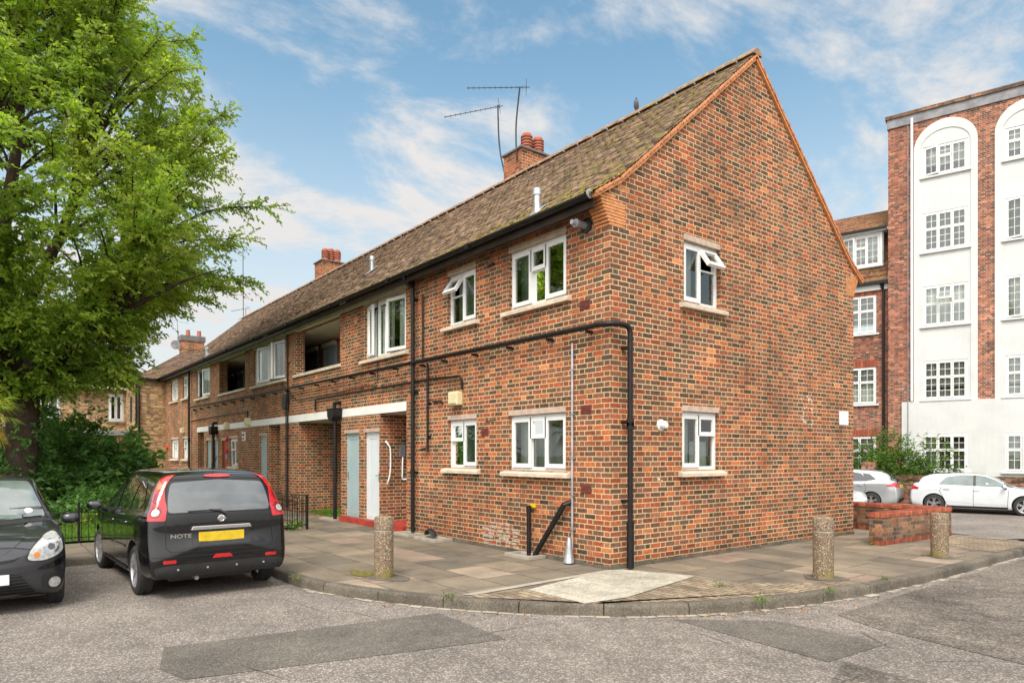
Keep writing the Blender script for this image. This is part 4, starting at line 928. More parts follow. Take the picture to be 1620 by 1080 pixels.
# ------------------------------------------------------------ pigeon on the ridge
pg = MB(); body = crom([(-.15, 0, .02), (-.09, 0, .06), (0, 0, .11), (.07, 0, .18), (.095, 0, .255), (.10, 0, .29), (.13, 0, .30), (.165, 0, .285)], 3)
rad = np.interp(np.linspace(0, 1, len(body)), [0, .15, .32, .5, .68, .78, .86, 1], [.012, .04, .075, .065, .035, .036, .026, .004])
pg.tube(body, list(rad), 12); 
for s in (-.025, .025): pg.tube([(0, s, .06), (.01, s, -.02)], .006, 6)
pgo = pg.build('pigeon', 'pigeon', None, Matrix.Translation((-2.66, 3.515, 8.535)) @ Matrix.Rotation(R(-60), 4, 'Z') @ Matrix.Rotation(R(-22), 4, 'Y') @ Matrix.Scale(.72, 4), smooth=True)
tag(pgo, 'grey pigeon standing on the roof ridge', 'bird')

# ------------------------------------------------------------ bollards
def bollard():
    k = MB(); r = .126
    k.lathe([(r, 0), (r, .60), (r - .012, .605), (r - .012, .622), (r, .628), (r, .76), (r - .01, .785), (r - .035, .797), (.001, .80)], seg=28)
    b = k.build('bollard', 'aggregate', smooth=True)
    c = MB().lathe([(r - .006, .604), (r - .006, .622)], seg=28).build('groove', 'concrete', b, smooth=True)
    return b
bo = bollard()
for i, (x, y, h, lab) in enumerate([(-1.44, -2.74, 1, 'pebble-faced concrete bollard in front of the two grey doors, on the mossy slab'), (2.15, 1.72, 1.0, 'pebble-faced bollard with green algae foot, in front of the blank end of the gable wall'), (2.32, 4.99, .86, 'dark weathered bollard standing beside the low wall with red coping')]):
    o = bo if i == 0 else copy_tree(bo); o.location = (x, y, 0); o.scale = (1, 1, h); o.rotation_euler = (R(rnd.uniform(-.6, .6)), R(rnd.uniform(-.6, .6)), rnd.random() * 6)
    tag(o, lab, 'bollard', 'concrete bollards along the pavement')
def blotch(name, x, y, rx, ry, z, mat, lab, n=26):
    ph = rnd.random() * 6
    poly = [(x + math.cos(a) * rx * (1 + .22 * math.sin(3 * a + ph) + .1 * rnd.random()), y + math.sin(a) * ry * (1 + .22 * math.sin(2 * a + ph) + .1 * rnd.random())) for a in [2 * math.pi * i / n for i in range(n)]]
    return sheet(name, poly, z, mat, lab)
blotch('bollard_footing', -1.40, -2.74, .34, .24, .004, 'kerb', 'cracked concrete footing of the near left bollard'); blotch('moss_patch', -1.85, -2.85, .26, .14, .008, 'moss', 'mossy patch beside the near left bollard')
blotch('bollard_footing', 2.15, 1.72, .25, .22, .006, 'kerb', 'concrete footing of the right bollard'); blotch('bollard_footing', 2.32, 4.99, .22, .2, .006, 'kerb', 'concrete footing of the far right bollard')
for x, y in ((1.05, 5.7), (-5.3, -3.1)): blotch('moss_patch', x, y, .12, .06, .011, 'moss', 'small tuft of moss on the slabs')

# ------------------------------------------------------------ low walls with red coping
def low_wall(a, b, h, lab, w=.225, soldier=True):
    L_ = math.dist(a, b); ang = math.atan2(b[1] - a[1], b[0] - a[0]); T = RZ(ang, (a[0], a[1], 0)); r_ = empty('garden_wall'); tag(r_, lab, 'wall', 'low brick walls with red coping')
    k = MB(); k.box(0, L_, -w / 2, w / 2, -.02, h - .085); k.build('brickwork', 'wall_brick', r_, T)
    k = MB(); k.box(-.004, L_ + .004, -w / 2 - .003, w / 2 + .003, -.02, .08); k.build('plinth', 'red_soldier', r_, T)
    k = MB(); n = 6; rr = .03; hw = w / 2 + .012
    poly = [(-hw, h - .085), (hw, h - .085)] + [(hw - rr + rr * math.cos(t), h - rr + rr * math.sin(t)) for t in [math.pi / 2 * i / 4 for i in range(5)]] + [(-hw + rr + rr * math.cos(t), h - rr + rr * math.sin(t)) for t in [math.pi / 2 + math.pi / 2 * i / 4 for i in range(5)]]
    k.prism(poly, -.012, L_ + .012, 'x'); k.build('coping', 'red_soldier', r_, T)
low_wall((1.06, 5.62), (1.22, 8.02), .575, 'low brick wall with red coping ending beside the far bollard')
low_wall((-7.5, 8.28), (1.335, 8.14), .575, 'low brick wall with red coping running behind the gable wall')

# ------------------------------------------------------------ hooped fence
def fence(pts, lab):
    r_ = empty('hoop_fence', (*pts[0], 0)); tag(r_, lab, 'fence', 'low black hoop-top railings'); ox, oy = pts[0]
    bars = MB(); rails = MB(); H_ = .72; sp_ = .105
    for (a, b) in zip(pts, pts[1:]):
        L_ = math.dist(a, b); d = ((b[0] - a[0]) / L_, (b[1] - a[1]) / L_); n = int(L_ / sp_)
        def P(s, z): return (a[0] - ox + d[0] * s, a[1] - oy + d[1] * s, z)
        for i in range(n + 1):
            bars.tube([P(i * sp_, .02), P(i * sp_, H_ - .06)], .0065, 5)
            if i % 2 == 0 and i + 3 <= n: bars.tube([P(i * sp_ + sp_ * 1.5 + sp_ * 1.5 * math.cos(t), H_ - .06 + .07 * math.sin(t)) for t in [math.pi * q / 8 for q in range(9)]], .006, 5)
        for z in (.10, H_ - .17): rails.tube([P(0, z), P(L_, z)], .010, 5)
        for s in [0] + [k * 2.1 for k in range(1, int(L_ / 2.1) + 1)]:
            q = MB(); x, y, _ = P(s, 0); q.box(x - .02, x + .02, y - .02, y + .02, -.02, H_ + .02); q.build('post', 'black_pipe', r_)
    o = bars.build('hoop', 'black_pipe', r_); tag(o, kind='stuff'); rails.build('rail', 'black_pipe', r_)
fence([(-7.60, -1.38), (-7.98, -5.5), (-7.98, -13)], 'low black hoop-top railing along the front of the lawn')
fence([(-7.66, -1.36), (-14.0, -1.42)], 'low black hoop-top railing beside the path to the doors')

# ------------------------------------------------------------ block of flats across the far street
FA = math.radians(14.72); FT = RZ(FA, (-4.53, 24.3, 0))
FB = empty('block_of_flats', (-4.53, 24.3, 0), FA); tag(FB, 'tall block of flats of white arched bays between brown brick piers', 'building')
def bl(mb, name, mats, parent=FB, **k): return mb.build(name, mats, parent, **k)
ZR = [(13.12, 14.36), (10.0, 11.62), (6.92, 8.58), (3.88, 5.48), (.93, 2.44)]
bays = [0, 2.775, 5.55]
wx0, wx1 = -.77, .79
wh = MB()
ops = [(b + wx0, b + wx1, z0, z1, .16) for b in bays for z0, z1 in ZR]
facade(wh, -2.06, 7.4, -.6, 15.5, ops)
wh.add([(-2.06, 0, -.6), (-2.06, 9, -.6), (-2.06, 9, 15.5), (-2.06, 0, 15.5)], [(0, 1, 2, 3)]); wh.add([(7.4, 0, -.6), (7.4, 9, -.6), (7.4, 9, 15.5), (7.4, 0, 15.5)], [(0, 1, 2, 3)])
wh.add([(-2.06, 9, -.6), (7.4, 9, -.6), (7.4, 9, 15.5), (-2.06, 9, 15.5)], [(0, 1, 2, 3)]); wh.add([(-2.06, 0, 15.5), (7.4, 0, 15.5), (7.4, 9, 15.5), (-2.06, 9, 15.5)], [(0, 1, 2, 3)])
bl(wh, 'wall', 'block_brick')
for b in bays:
    bay = MB(); x0, x1 = b - 1.10, b + 1.12; cxx = (x0 + x1) / 2; rr = (x1 - x0) / 2; zc = 14.28
    facade(bay, x0 + .24, x1 - .24, 3.82, 14.36, [(b + wx0, b + wx1, z0, z1, .05) for z0, z1 in ZR[:4]], T=Matrix.Translation((0, -.03, 0)))
    ri = rr - .24; arc = [(cxx + ri * math.cos(t), 14.36 + .62 * math.sin(t)) for t in [math.pi * i / 20 for i in range(21)]]
    bay.prism(arc, -.03, .01, 'y')
    o = bl(bay, 'bay_panel', 'render')
    ring = MB()
    for s in (0, 1):
        a, c = (x0, x0 + .24) if s == 0 else (x1 - .24, x1); ring.box(a, c, -.06, .01, 3.82, 14.28)
    n = 22; R0, R1 = rr, ri
    for i in range(n):
        t0, t1 = math.pi * i / n, math.pi * (i + 1) / n
        q = [(cxx + R1 * math.cos(t0), 14.28 + .70 * math.sin(t0)), (cxx + R0 * math.cos(t0), 14.28 + 1.09 * math.sin(t0)), (cxx + R0 * math.cos(t1), 14.28 + 1.09 * math.sin(t1)), (cxx + R1 * math.cos(t1), 14.28 + .70 * math.sin(t1))]
        ring.prism(q, -.06, .01, 'y')
    bl(ring, 'arch_surround', 'render')
base = MB(); facade(base, -1.54, 7.42, -.6, 3.82, [(b + wx0, b + wx1, .93, 2.44, .10) for b in bays], T=Matrix.Translation((0, -.09, 0)))
base.add([(-1.54, -.09, 3.82), (7.42, -.09, 3.82), (7.42, .0, 3.82), (-1.54, .0, 3.82)], [(0, 1, 2, 3)]); base.add([(-1.54, -.09, -.6), (-1.54, -.09, 3.82), (-1.54, 0, 3.82), (-1.54, 0, -.6)], [(0, 1, 2, 3)])
bl(base, 'white_base', 'render')
def bars_(w, h): return (2, max(2, round(h / .34)))
def fw(parent, x0, x1, z0, z1, style, T=I4, set_=.02, cur=None):
    if style == 'tall': cells = [(0, .34, 0, 1, 'l'), (.34, .66, .62, 1, 'c'), (.34, .66, 0, .62, 'c'), (.66, 1, 0, 1, 'c')]
    elif style == 'mid': cells = [(a, b, c, d, k) for a, b in ((0, .33), (.33, .67), (.67, 1)) for c, d, k in ((0, .58, 'c'), (.58, 1, 'c'))]
    elif style == 'open': cells = [(0, .33, 0, .55, 'c'), (0, .33, .55, 1, 'c'), (.33, .67, 0, .55, 'c'), (.33, .67, .55, 1, 't'), (.67, 1, 0, .55, 'c'), (.67, 1, .55, 1, 'c')]
    elif style == 'two': cells = [(0, .5, 0, .6, 'c'), (0, .5, .6, 1, 'c'), (.5, 1, 0, .6, 'c'), (.5, 1, .6, 1, 'c')]
    return window(parent, T, x0, x1, z0, z1, cells, set_=set_, lintel=0, sill=.07, bars=bars_, fw=.06, sillw=.12, sm='render', curtain=cur)
rn = random.Random(3)
for bi, b in enumerate(bays[:3]):
    for i, (z0, z1) in enumerate(ZR):
        st_ = ['tall', 'mid', 'open', 'mid', 'mid'][i] if bi == 0 else rn.choice(['mid', 'mid', 'tall'])
        cc = [[(0, 1, .35, 1, 'curtain')], [(0, 1, .0, 1, 'blind')], [(0, 1, 0, 1, 'curtain')], [(0, 1, .3, 1, 'curtain'), (0, 1, 0, .25, 'curtain')], [(0, .32, 0, 1, 'curtain'), (.36, 1, 0, .8, 'blind')]][i]
        fw(FB, b + wx0, b + wx1, z0, z1, st_, T=Matrix.Translation((0, -.10 if i == 4 else -.03, 0)), cur=cc)
k = MB(); k.box(-2.10, 7.45, -.06, .3, 15.50, 15.88); bl(k, 'parapet', 'parapet')
k = MB(); k.box(-2.16, 7.5, -.12, .34, 15.88, 16.02); bl(k, 'coping', 'far_tiles' if False else 'wall_brick')
k = MB(); k.tube([(-1.17, -.09, 3.85), (-1.17, -.09, 15.7)], .05, 8); bl(k, 'downpipe', 'plate_white')
k = MB(); k.tube([(-1.32, -.03, 2.0), (-1.32, -.03, 15.9)], .016, 5); k.tube([(-1.30, -.12, -.3), (-1.30, -.12, 3.9)], .02, 5); bl(k, 'cable', 'lead')
# the lower wing with the mansard roof
wg = MB(); wops = [(-3.92, -2.58, 6.92, 8.62, .12), (-3.92, -2.58, 3.82, 5.46, .12), (-3.92, -2.58, .85, 2.42, .12), (-7.3, -5.96, 6.92, 8.62, .12), (-7.3, -5.96, 3.82, 5.46, .12), (-7.3, -5.96, .85, 2.42, .12)]
TW = Matrix.Translation((0, .4, 0)); facade(wg, -12, -2.06, -.6, 9.05, wops, T=TW); wg.add([(-12, .4, -.6), (-12, 9, -.6), (-12, 9, 9.05), (-12, .4, 9.05)], [(0, 1, 2, 3)])
WG = empty('mansard_house', (-4.53, 24.3, 0), FA); tag(WG, 'brown brick house wing with red tiled mansard roof left of the white bays', 'building')
wg.build('wall', 'block_brick', WG)
sm_ = MB()
for a, b, c, d, _ in wops: sm_.box(a - .05, b + .05, .394, .45, d + .002, d + .30)
for o_ in [sm_]: pass
for a, b, c, d, _ in wops: MB().box(a - .05, b + .05, .392, .42, d + .002, d + .28).build('brick_arch', 'red_soldier', WG)
for i, (a, b, c, d, _) in enumerate(wops): fw(WG, a, b, c, d, 'two', T=TW, set_=.04, cur=[(0, 1, .2, 1, 'blind')] if i % 3 == 0 else [(0, 1, 0, 1, 'curtain')])
MB().box(-12, -2.07, .28, .40, 8.78, 9.06).build('cornice', 'render', WG)
MB().box(-12, -2.07, .12, .30, 9.02, 9.15).build('gutter', 'black_pipe', WG)
k = MB(); k.tube(crom([(-2.35, .2, 9.0), (-2.35, .25, 8.9), (-2.29, .32, 8.7), (-2.29, .32, 8.4), (-2.29, .32, .1)], 3), .055, 8); k.build('downpipe', 'black_pipe', WG, smooth=True)
mr_ = tile_roof('roof', [(.18, 9.12), (.40, 9.5), (1.15, 11.5)], -12, -2.07, 'red_tiles', WG, gauge=.26, tw=.26, th=.05)
MB().box(-12, -2.07, 1.2, 5, 11.45, 11.55).build('flat_roof', 'lead', WG)
tile_roof('upper_roof', [(.45, 11.48), (2.6, 12.9)], -12, -2.05, 'red_tiles', mr_, gauge=.26, tw=.26, th=.05)
for dx in (0, -3.7):
    d = MB(); x0, x1 = -3.98 + dx, -2.42 + dx; d.ring(x0 - .07, x1 + .07, 9.82, 11.36, .09, .42, .60); o = d.build('dormer', 'white', WG)
    e = MB(); e.box(x0 - .12, x0 - .075, .45, 1.6, 9.8, 11.4); e.box(x1 + .075, x1 + .12, .45, 1.6, 9.8, 11.4); e.build('dormer_cheek', 'lead', o)
    MB().box(x0 - .2, x1 + .25, .26, 1.3, 11.34, 11.46).build('dormer_head', 'render', o)
    MB().box(x0 - .2, x1 + .25, .18, .27, 11.40, 11.50).build('dormer_gutter', 'black_pipe', o)
    fw(WG, x0, x1, 9.9, 11.28, 'tall' if dx == 0 else 'mid', T=Matrix.Translation((0, .44, 0)), cur=[(0, 1, .0, 1, 'curtain')])
# boundary wall, pier and pavement of the far side
bw_ = empty('boundary_wall', (-4.53, 24.3, 0), FA); tag(bw_, 'dark brick boundary wall behind the parked silver and white cars', 'wall')
MB().box(-9, 7.4, -2.6, -2.37, -.5, .62).build('brickwork', 'block_brick', bw_); MB().box(-9.02, 7.42, -2.64, -2.33, .62, .80).build('coping', 'wall_brick', bw_)
MB().box(-2.62, -2.12, -2.66, -2.3, -.5, 1.32).build('pier', 'block_brick', bw_)
fp = MB(); fp.prism([FT @ Vector((x, y, 0)) for x, y in []], 0, 0, 'z') if False else None
pts = [(FT @ Vector((x, y, 0)))[:2] for x, y in ((-20, -2.62), (9, -2.62), (9, -3.05), (-20, -3.05))]
sheet('pavement', pts[::-1], -.30, 'concrete', 'narrow far pavement behind the parked cars', thick=.25)
pts = [(FT @ Vector((x, y, 0)))[:2] for x, y in ((-20, .5), (9, .5), (9, -2.4), (-20, -2.4))]
sheet('front_garden', pts[::-1], -.28, 'soil', 'front garden strip of the block of flats')

# ------------------------------------------------------------ yellow brick houses beyond the far end
def fwin(parent, T, x0, x1, z0, z1): return window(parent, T, x0, x1, z0, z1, [(0, .5, 0, 1, 'c'), (.5, 1, 0, 1, 'c')], lintel=0, sill=.1, set_=.04, fw=.09, sm='wall_brick', sillw=.06, curtain=[(0, 1, 0, 1, 'blind')])
HA = empty('corner_house', (-28.96, 0, 0)); tag(HA, 'yellow brick house with hipped roof joined to the end of the brick building', 'building')
k = MB(); k.box(-5.2, 0, -1.07, 5.8, -.1, 5.18); k.build('wall', 'yellow_brick', HA)
hp_ = [(0.12, -1.2, 5.15), (.12, 6.0, 5.15), (-5.3, 6.0, 5.15), (-5.3, -1.2, 5.15), (-4.2, 2.4, 7.55), (-4.7, 2.4, 7.55)]
def rooftiles(name, quad_, mat, parent, label=None):
    """tiles over a roof facet given as eave-left, eave-right, top-right, top-left"""
    a, b, c, d = [Vector(q) for q in quad_]; V = []; TT = []; hgt = ((c + d) / 2 - (a + b) / 2).length; n = max(2, int(hgt / .16)); nn = (b - a).cross(d - a).normalized()
    for i in range(n):
        t0, t1 = i / n, min(1, (i + 1.4) / n); l0, r0, l1, r1 = a.lerp(d, t0), b.lerp(c, t0), a.lerp(d, t1), b.lerp(c, t1); m = max(1, int((r0 - l0).length / .22))
        for j in range(m):
            u0, u1 = j / m, (j + .97) / m; up = nn * (.035 + .006 * rnd.random()); V += [l0.lerp(r0, u0) + up, l0.lerp(r0, u1) + up, l1.lerp(r1, u1), l1.lerp(r1, u0)]; TT += [rnd.random()] * 4
            V += [l0.lerp(r0, u0), l0.lerp(r0, u1), l0.lerp(r0, u1) + up, l0.lerp(r0, u0) + up]; TT += [TT[-1]] * 4
    return npmesh(name, np.array([tuple(v) for v in V]), 4, TT, mat, label, parent=parent)
r0 = rooftiles('roof', (hp_[0], hp_[1], hp_[4], hp_[4]), 'far_tiles', HA); rooftiles('roof_slope', (hp_[3], hp_[0], hp_[4], hp_[5]), 'far_tiles', r0); rooftiles('roof_slope', (hp_[2], hp_[3], hp_[5], hp_[5]), 'far_tiles', r0)
rooftiles('roof_slope', (hp_[1], hp_[2], hp_[5], hp_[4]), 'far_tiles', r0)
MB().box(.02, .13, -1.25, 0, 5.05, 5.16).build('gutter', 'black_pipe', HA); MB().tube([(.07, -1.12, 5.1), (.07, -1.12, .1)], .045, 8).build('downpipe', 'black_pipe', HA, smooth=True)
MB().tube([(-.5, -1.14, 5.1), (-.5, -1.14, 2.9)], .05, 8).build('downpipe', 'black_pipe', HA, smooth=True)
MB().box(-2.6, -2.1, -1.09, -1.05, 3.2, 4.4).build('window', 'plastic', HA)
k = MB(); k.box(-4.0, -3.3, 1.45, 2.5, 5.2, 7.6); c_ = k.build('chimney', 'yellow_brick', HA); MB().box(-4.03, -3.27, 1.42, 2.53, 7.15, 7.6).build('chimney_band', 'chim_brick', c_); MB().box(-4.08, -3.22, 1.37, 2.58, 7.6, 7.88).build('chimney_cap', 'slate', c_)
for y in (1.8, 2.35): MB().lathe([(.12, 0), (.10, .35), (.08, .35)], (-3.65, y, 7.88), seg=12).build('chimney_pot', 'terracotta', c_, smooth=True)
k = MB(); k.tube([(-4.0, 1.4, 7.4), (-4.0, 1.35, 8.8)], .02, 5); k.tube([(-4.0, 1.0, 8.75), (-4.0, 1.9, 8.65)], .012, 4); k.build('aerial', 'lead', HA)
k = MB(); k.lathe([(.001, .03), (.2, .05), (.3, .12)], (0, 0, 0), 'x', 16, T=Matrix.Translation((-3.5, 1.15, 7.35)) @ Matrix.Scale(.8, 4)); k.build('satellite_dish', 'lead', HA, smooth=True)
HB = empty('far_house', (-33, 0, 0)); tag(HB, 'low yellow brick house half hidden behind the tree and shrubs', 'building')
k = MB(); T90 = RZ(R(90)); facade(k, -16, 3, -.1, 5.0, [(-1.84, -1.15, 3.26, 4.68, .12), (-4.75, -3.85, 3.35, 4.6, .12), (-8.5, -7.6, 3.3, 4.6, .12)], T=T90); k.box(-8, -.2, -16, 3, -.1, 4.9); k.build('wall', 'yellow_brick', HB)
for a, b in ((-1.84, -1.15), (-4.75, -3.85), (-8.5, -7.6)): fwin(HB, T90, a, b, 3.28, 4.68)
rb = rooftiles('roof', ((.3, -16.2, 4.95), (.3, 3, 4.95), (-4, 3, 6.3), (-4, -16.2, 6.3)), 'far_tiles', HB); rb.data.materials[0] = M['slate']
MB().box(.05, .4, -16.2, 3, 4.88, 5.0).build('gutter', 'white', HB)
MB().box(.0, 1.6, -7.5, 1.2, 2.55, 2.78).build('porch_roof', 'lead', HB); MB().box(.0, 1.5, -7.4, 1.1, -.1, 2.55).build('porch_wall', 'chim_brick', HB)

# ------------------------------------------------------------ foliage
def leaf_arrays(P, D, size, width, tint, roll=None):
    """one folded leaf quad per position P along direction D"""
    n = len(P); D = D / np.linalg.norm(D, axis=1, keepdims=True); r_ = rng.normal(size=(n, 3)); r_[:, 2] *= .5
    S_ = np.cross(D, r_); S_ /= np.linalg.norm(S_, axis=1, keepdims=True) + 1e-9; U = np.cross(S_, D)
    U *= np.sign(U[:, 2:3] + 1e-9); S_ = np.cross(D, U)
    s = (size * rng.uniform(.65, 1.25, n))[:, None]; w = s * width
    mid = P + D * s * .45
    v = np.stack([P, mid + S_ * w * .5 + U * s * .06, P + D * s - U * s * .10, mid - S_ * w * .5 + U * s * .06], 1)
    return v.reshape(-1, 3), np.repeat(np.clip(tint, 0, 1), 4)
def twig_arrays(A, Bp, r):
    n = len(A); d = Bp - A; d /= np.linalg.norm(d, axis=1, keepdims=True) + 1e-9; o = np.cross(d, [[.3, .5, .8]]); o /= np.linalg.norm(o, axis=1, keepdims=True) + 1e-9; q = np.cross(d, o); V = []
    for k in range(3):
        a0, a1 = 2 * math.pi * k / 3, 2 * math.pi * (k + 1) / 3
        u0, u1 = o * math.cos(a0) + q * math.sin(a0), o * math.cos(a1) + q * math.sin(a1)
        V.append(np.stack([A + u0 * r, A + u1 * r, Bp + u1 * r * .35, Bp + u0 * r * .35], 1))
    return np.concatenate(V).reshape(-1, 3)
def sprays(starts, dirs, length, nl, size, width, droop=.3, base_tint=None, spread=.8, fall=.5, r=.006):
    n = len(starts); dirs = dirs / np.linalg.norm(dirs, axis=1, keepdims=True); ln = length * rng.uniform(.6, 1.3, n)
    side = np.cross(dirs, [[0, 0, 1]]); side /= np.linalg.norm(side, axis=1, keepdims=True) + 1e-9
    t = np.tile(np.linspace(.12, 1, nl), n); idx = np.repeat(np.arange(n), nl)
    P = starts[idx] + dirs[idx] * (ln[idx] * t)[:, None]; P[:, 2] -= droop * ln[idx] * t ** 2
    sg = np.where(np.arange(n * nl) % 2, 1, -1)[:, None]
    D = dirs[idx] * rng.uniform(.3, .8, (n * nl, 1)) + side[idx] * sg * spread * rng.uniform(.3, 1, (n * nl, 1)) + rng.normal(0, .3, (n * nl, 3)); D[:, 2] -= fall * rng.uniform(.2, 1.4, n * nl)
    P = P + rng.normal(0, .015, P.shape)
    bt = rng.random(n) if base_tint is None else base_tint
    v, tt = leaf_arrays(P, D, size, width, bt[idx] * .6 + rng.random(n * nl) * .4)
    E_ = starts + dirs * ln[:, None]; E_[:, 2] -= droop * ln
    tw = twig_arrays(starts, E_, r)
    return v, tt, tw
def plant_mesh(name, parts, mats, parent=None, **k):
    v = np.concatenate([p[0] for p in parts] + [p[2] for p in parts]); n1 = sum(len(p[0]) for p in parts) // 4; n2 = sum(len(p[2]) for p in parts) // 4
    t = np.concatenate([p[1] for p in parts] + [np.zeros(n2 * 4)])
    return npmesh(name, v, 4, t, mats, mi=[0] * n1 + [1] * n2, parent=parent, **k)

# the big cherry tree on the lawn
TX, TY = -14.28, -6.13
def crownR(z):   # crown radius at each height
    return np.interp(z, [3.0, 3.6, 4.3, 5.0, 5.8, 6.4, 7.3, 8.4, 9.8, 11, 13, 14.4, 15.2], [.8, 2.2, 2.5, 2.8, 3.7, 4.7, 5.7, 5.4, 5.0, 4.1, 3.6, 2.4, .6])
tree = empty('cherry_tree', (TX, TY, 0)); tag(tree, 'large leafy green tree overhanging the lawn left of the brick building', 'tree')
tk = MB()
tk.tube(crom([(0, 0, -.1), (.03, 0, .3), (.06, .02, 1.2), (.02, .05, 2.3), (-.05, .0, 3.0)], 4), [.50, .42, .38, .36, .36, .35, .34, .34, .34, .34, .36, .36, .36, .36, .4, .4, .4][:17], 12)
limbs = []
def limb(pts, r0, r1):
    P = crom(pts, 5); n = len(P); rr = [r0 + (min(r1, .015) - r0) * (i / (n - 1)) ** .8 for i in range(n)]; tk.tube(P, rr, 9); limbs.extend((p, r) for p, r in zip(P, rr))
limb([(0, 0, 2.7), (.3, .4, 3.6), (1.0, 1.2, 4.6), (1.7, 2.2, 6.0), (2.0, 2.7, 7.6), (2.2, 3.0, 9.4)], .26, .05)
limb([(0, 0, 2.8), (-.3, -.2, 4.2), (-.2, -.4, 6.5), (.1, -.1, 9), (.2, .1, 12), (.2, .1, 14.3)], .33, .04)
limb([(-.1, -.1, 3.0), (-.9, -.8, 4.4), (-1.8, -1.6, 6.2), (-2.6, -2.4, 8.3), (-3, -2.8, 10)], .24, .05)
limb([(0, 0, 3.2), (.9, -.6, 4.5), (2.0, -1.4, 6), (2.8, -1.9, 7.8), (3.2, -2.2, 9.4)], .2, .04)
limb([(0, 0, 3.4), (-.5, .8, 5), (-1.2, 2.2, 7), (-1.6, 3.0, 9)], .2, .04)
limb([(1.0, 1.2, 4.6), (2.2, 2.3, 5.3), (3.0, 3.1, 5.8), (3.5, 3.8, 6.1)], .09, .008)
limb([(.1, 0, 5), (1.2, 1.1, 8), (1.8, 1.6, 10.5), (2.0, 1.8, 12)], .16, .03)
for a, b in (((.0, -.2, 5.5), (2.4, -1.0, 8.6)),): limb([a, ((a[0] + b[0]) / 2, (a[1] + b[1]) / 2, 7.4), b], .12, .03)
LP_ = np.array([tuple(p) for p, _ in limbs]); ST, DR, TI = [], [], []
for i in range(670):
    z = rng.uniform(3.6, 14.8) if i < 560 else rng.uniform(3.2, 6.3); a = rng.uniform(0, 2 * math.pi); q = crownR(z) * (1 - .42 * rng.random() ** 1.6) * (1 + .10 * math.sin(a * 5 + z))
    tip = np.array([q * math.cos(a), q * math.sin(a), z]); 
    att = np.linalg.norm(LP_ - (tip * .55 + np.array([0, 0, z * .28])), axis=1).argmin(); A = LP_[att]
    mid = (A + tip) / 2 + np.array([0, 0, .10 * np.linalg.norm(tip - A)]); P = crom([A, mid, tip], 5); n = len(P)
    tk.tube(P, [.045 - .037 * j / (n - 1) for j in range(n)], 5, cap=False)
    P = np.array([tuple(p) for p in P]); m = int(12 + 4.6 * np.linalg.norm(tip - A)); u = np.sqrt(rng.uniform(.06, 1, m)); k_ = u * (n - 1); lo = np.floor(k_).astype(int).clip(0, n - 2)
    Q = P[lo] + (P[lo + 1] - P[lo]) * (k_ - lo)[:, None]; ST.append(Q)
    out = (tip - A) / (np.linalg.norm(tip - A) + 1e-6); d = out * .9 + rng.normal(0, .62, (m, 3)); d[:, 2] = d[:, 2] * .7 + .05; DR.append(d); TI.append(np.clip(rng.normal(.5, .22) + rng.normal(0, .15, m), 0, 1))
    ST.append(np.array([tip, tip, tip])); DR.append(np.array([out, out + rng.normal(0, .3, 3), out + rng.normal(0, .35, 3)])); TI.append(np.full(3, .55))
ST = np.concatenate(ST); DR = np.concatenate(DR); TI = np.concatenate(TI); print('sprays', len(ST))
tk.build('trunk', 'bark', tree, smooth=True)
n = 420; a_ = rng.uniform(0, 6.28, n); z_ = rng.uniform(.3, 5.2, n); P_ = np.c_[.42 * np.cos(a_), .42 * np.sin(a_), z_]; D_ = np.c_[np.cos(a_), np.sin(a_), rng.normal(-.2, .5, n)]
plant_mesh('ivy', [sprays(P_, D_, .28, 8, .10, .6, droop=.4, base_tint=np.clip(rng.normal(.35, .2, n), 0, 1), r=.004)], ['shrub_leaf', 'bark'], tree)
plant_mesh('crown', [sprays(ST, DR, .62, 17, .12, .44, droop=.28, base_tint=TI)], ['leaf', 'bark'], tree)

def bush(name, c, rad, n, lab, cat='shrub', mat='shrub_leaf', size=.13, nl=9, length=.35, group=None, flat=.9, seed=0, width=.42):
    """a shrub: foliage sprays over an uneven mound, on a few stems"""
    r0 = empty(name, (c[0], c[1], c[2])); tag(r0, lab, cat, group); rx, ry, rz = rad
    ph = rng.uniform(0, 6, 4); a = rng.uniform(0, 2 * math.pi, n); el = np.arcsin(rng.uniform(-.05, 1, n)); rr = 1 - .5 * rng.random(n) ** 1.5
    bump_ = 1 + .16 * np.sin(3 * a + ph[0]) + .12 * np.sin(5 * a + 4 * el + ph[1]) + .08 * np.sin(9 * a + ph[2]); rr = rr * bump_
    d = np.c_[np.cos(a) * np.cos(el), np.sin(a) * np.cos(el), np.sin(el)]
    P = d * np.array([rx, ry, rz]) * rr[:, None]; P[:, 2] = np.maximum(P[:, 2], .02); D = d + rng.normal(0, .45, (n, 3)); D[:, 2] = D[:, 2] * .7 + .15
    t = np.clip(.45 + .25 * np.sin(7 * a + 5 * el + ph[3]) + rng.normal(0, .15, n), 0, 1)
    stv = MB(); 
    for i in range(7): q = rng.integers(n); stv.tube([(0, 0, -.05), tuple(P[q] * .5), tuple(P[q] * .9)], [.03, .02, .008], 5)
    stv.build('stem', 'bark', r0); plant_mesh('foliage', [sprays(P, D, length, nl, size, width, droop=.25, base_tint=t, fall=.35)], [mat, 'bark'], r0)
    return r0
bush('shrub', (-16.3, -5.15, 0), (1.35, 1.25, 2.55), 1300, 'tallest dark green shrub on the lawn right of the tree trunk', size=.16, length=.4)
bush('shrub', (-14.7, -5.4, 0), (.9, 1.2, 1.35), 650, 'dark green shrub beside the foot of the tree trunk', size=.16)
bush('shrub', (-16.2, -7.0, 0), (1.4, 1.6, 2.3), 900, 'dark shrub behind the trunk of the big tree', size=.15)
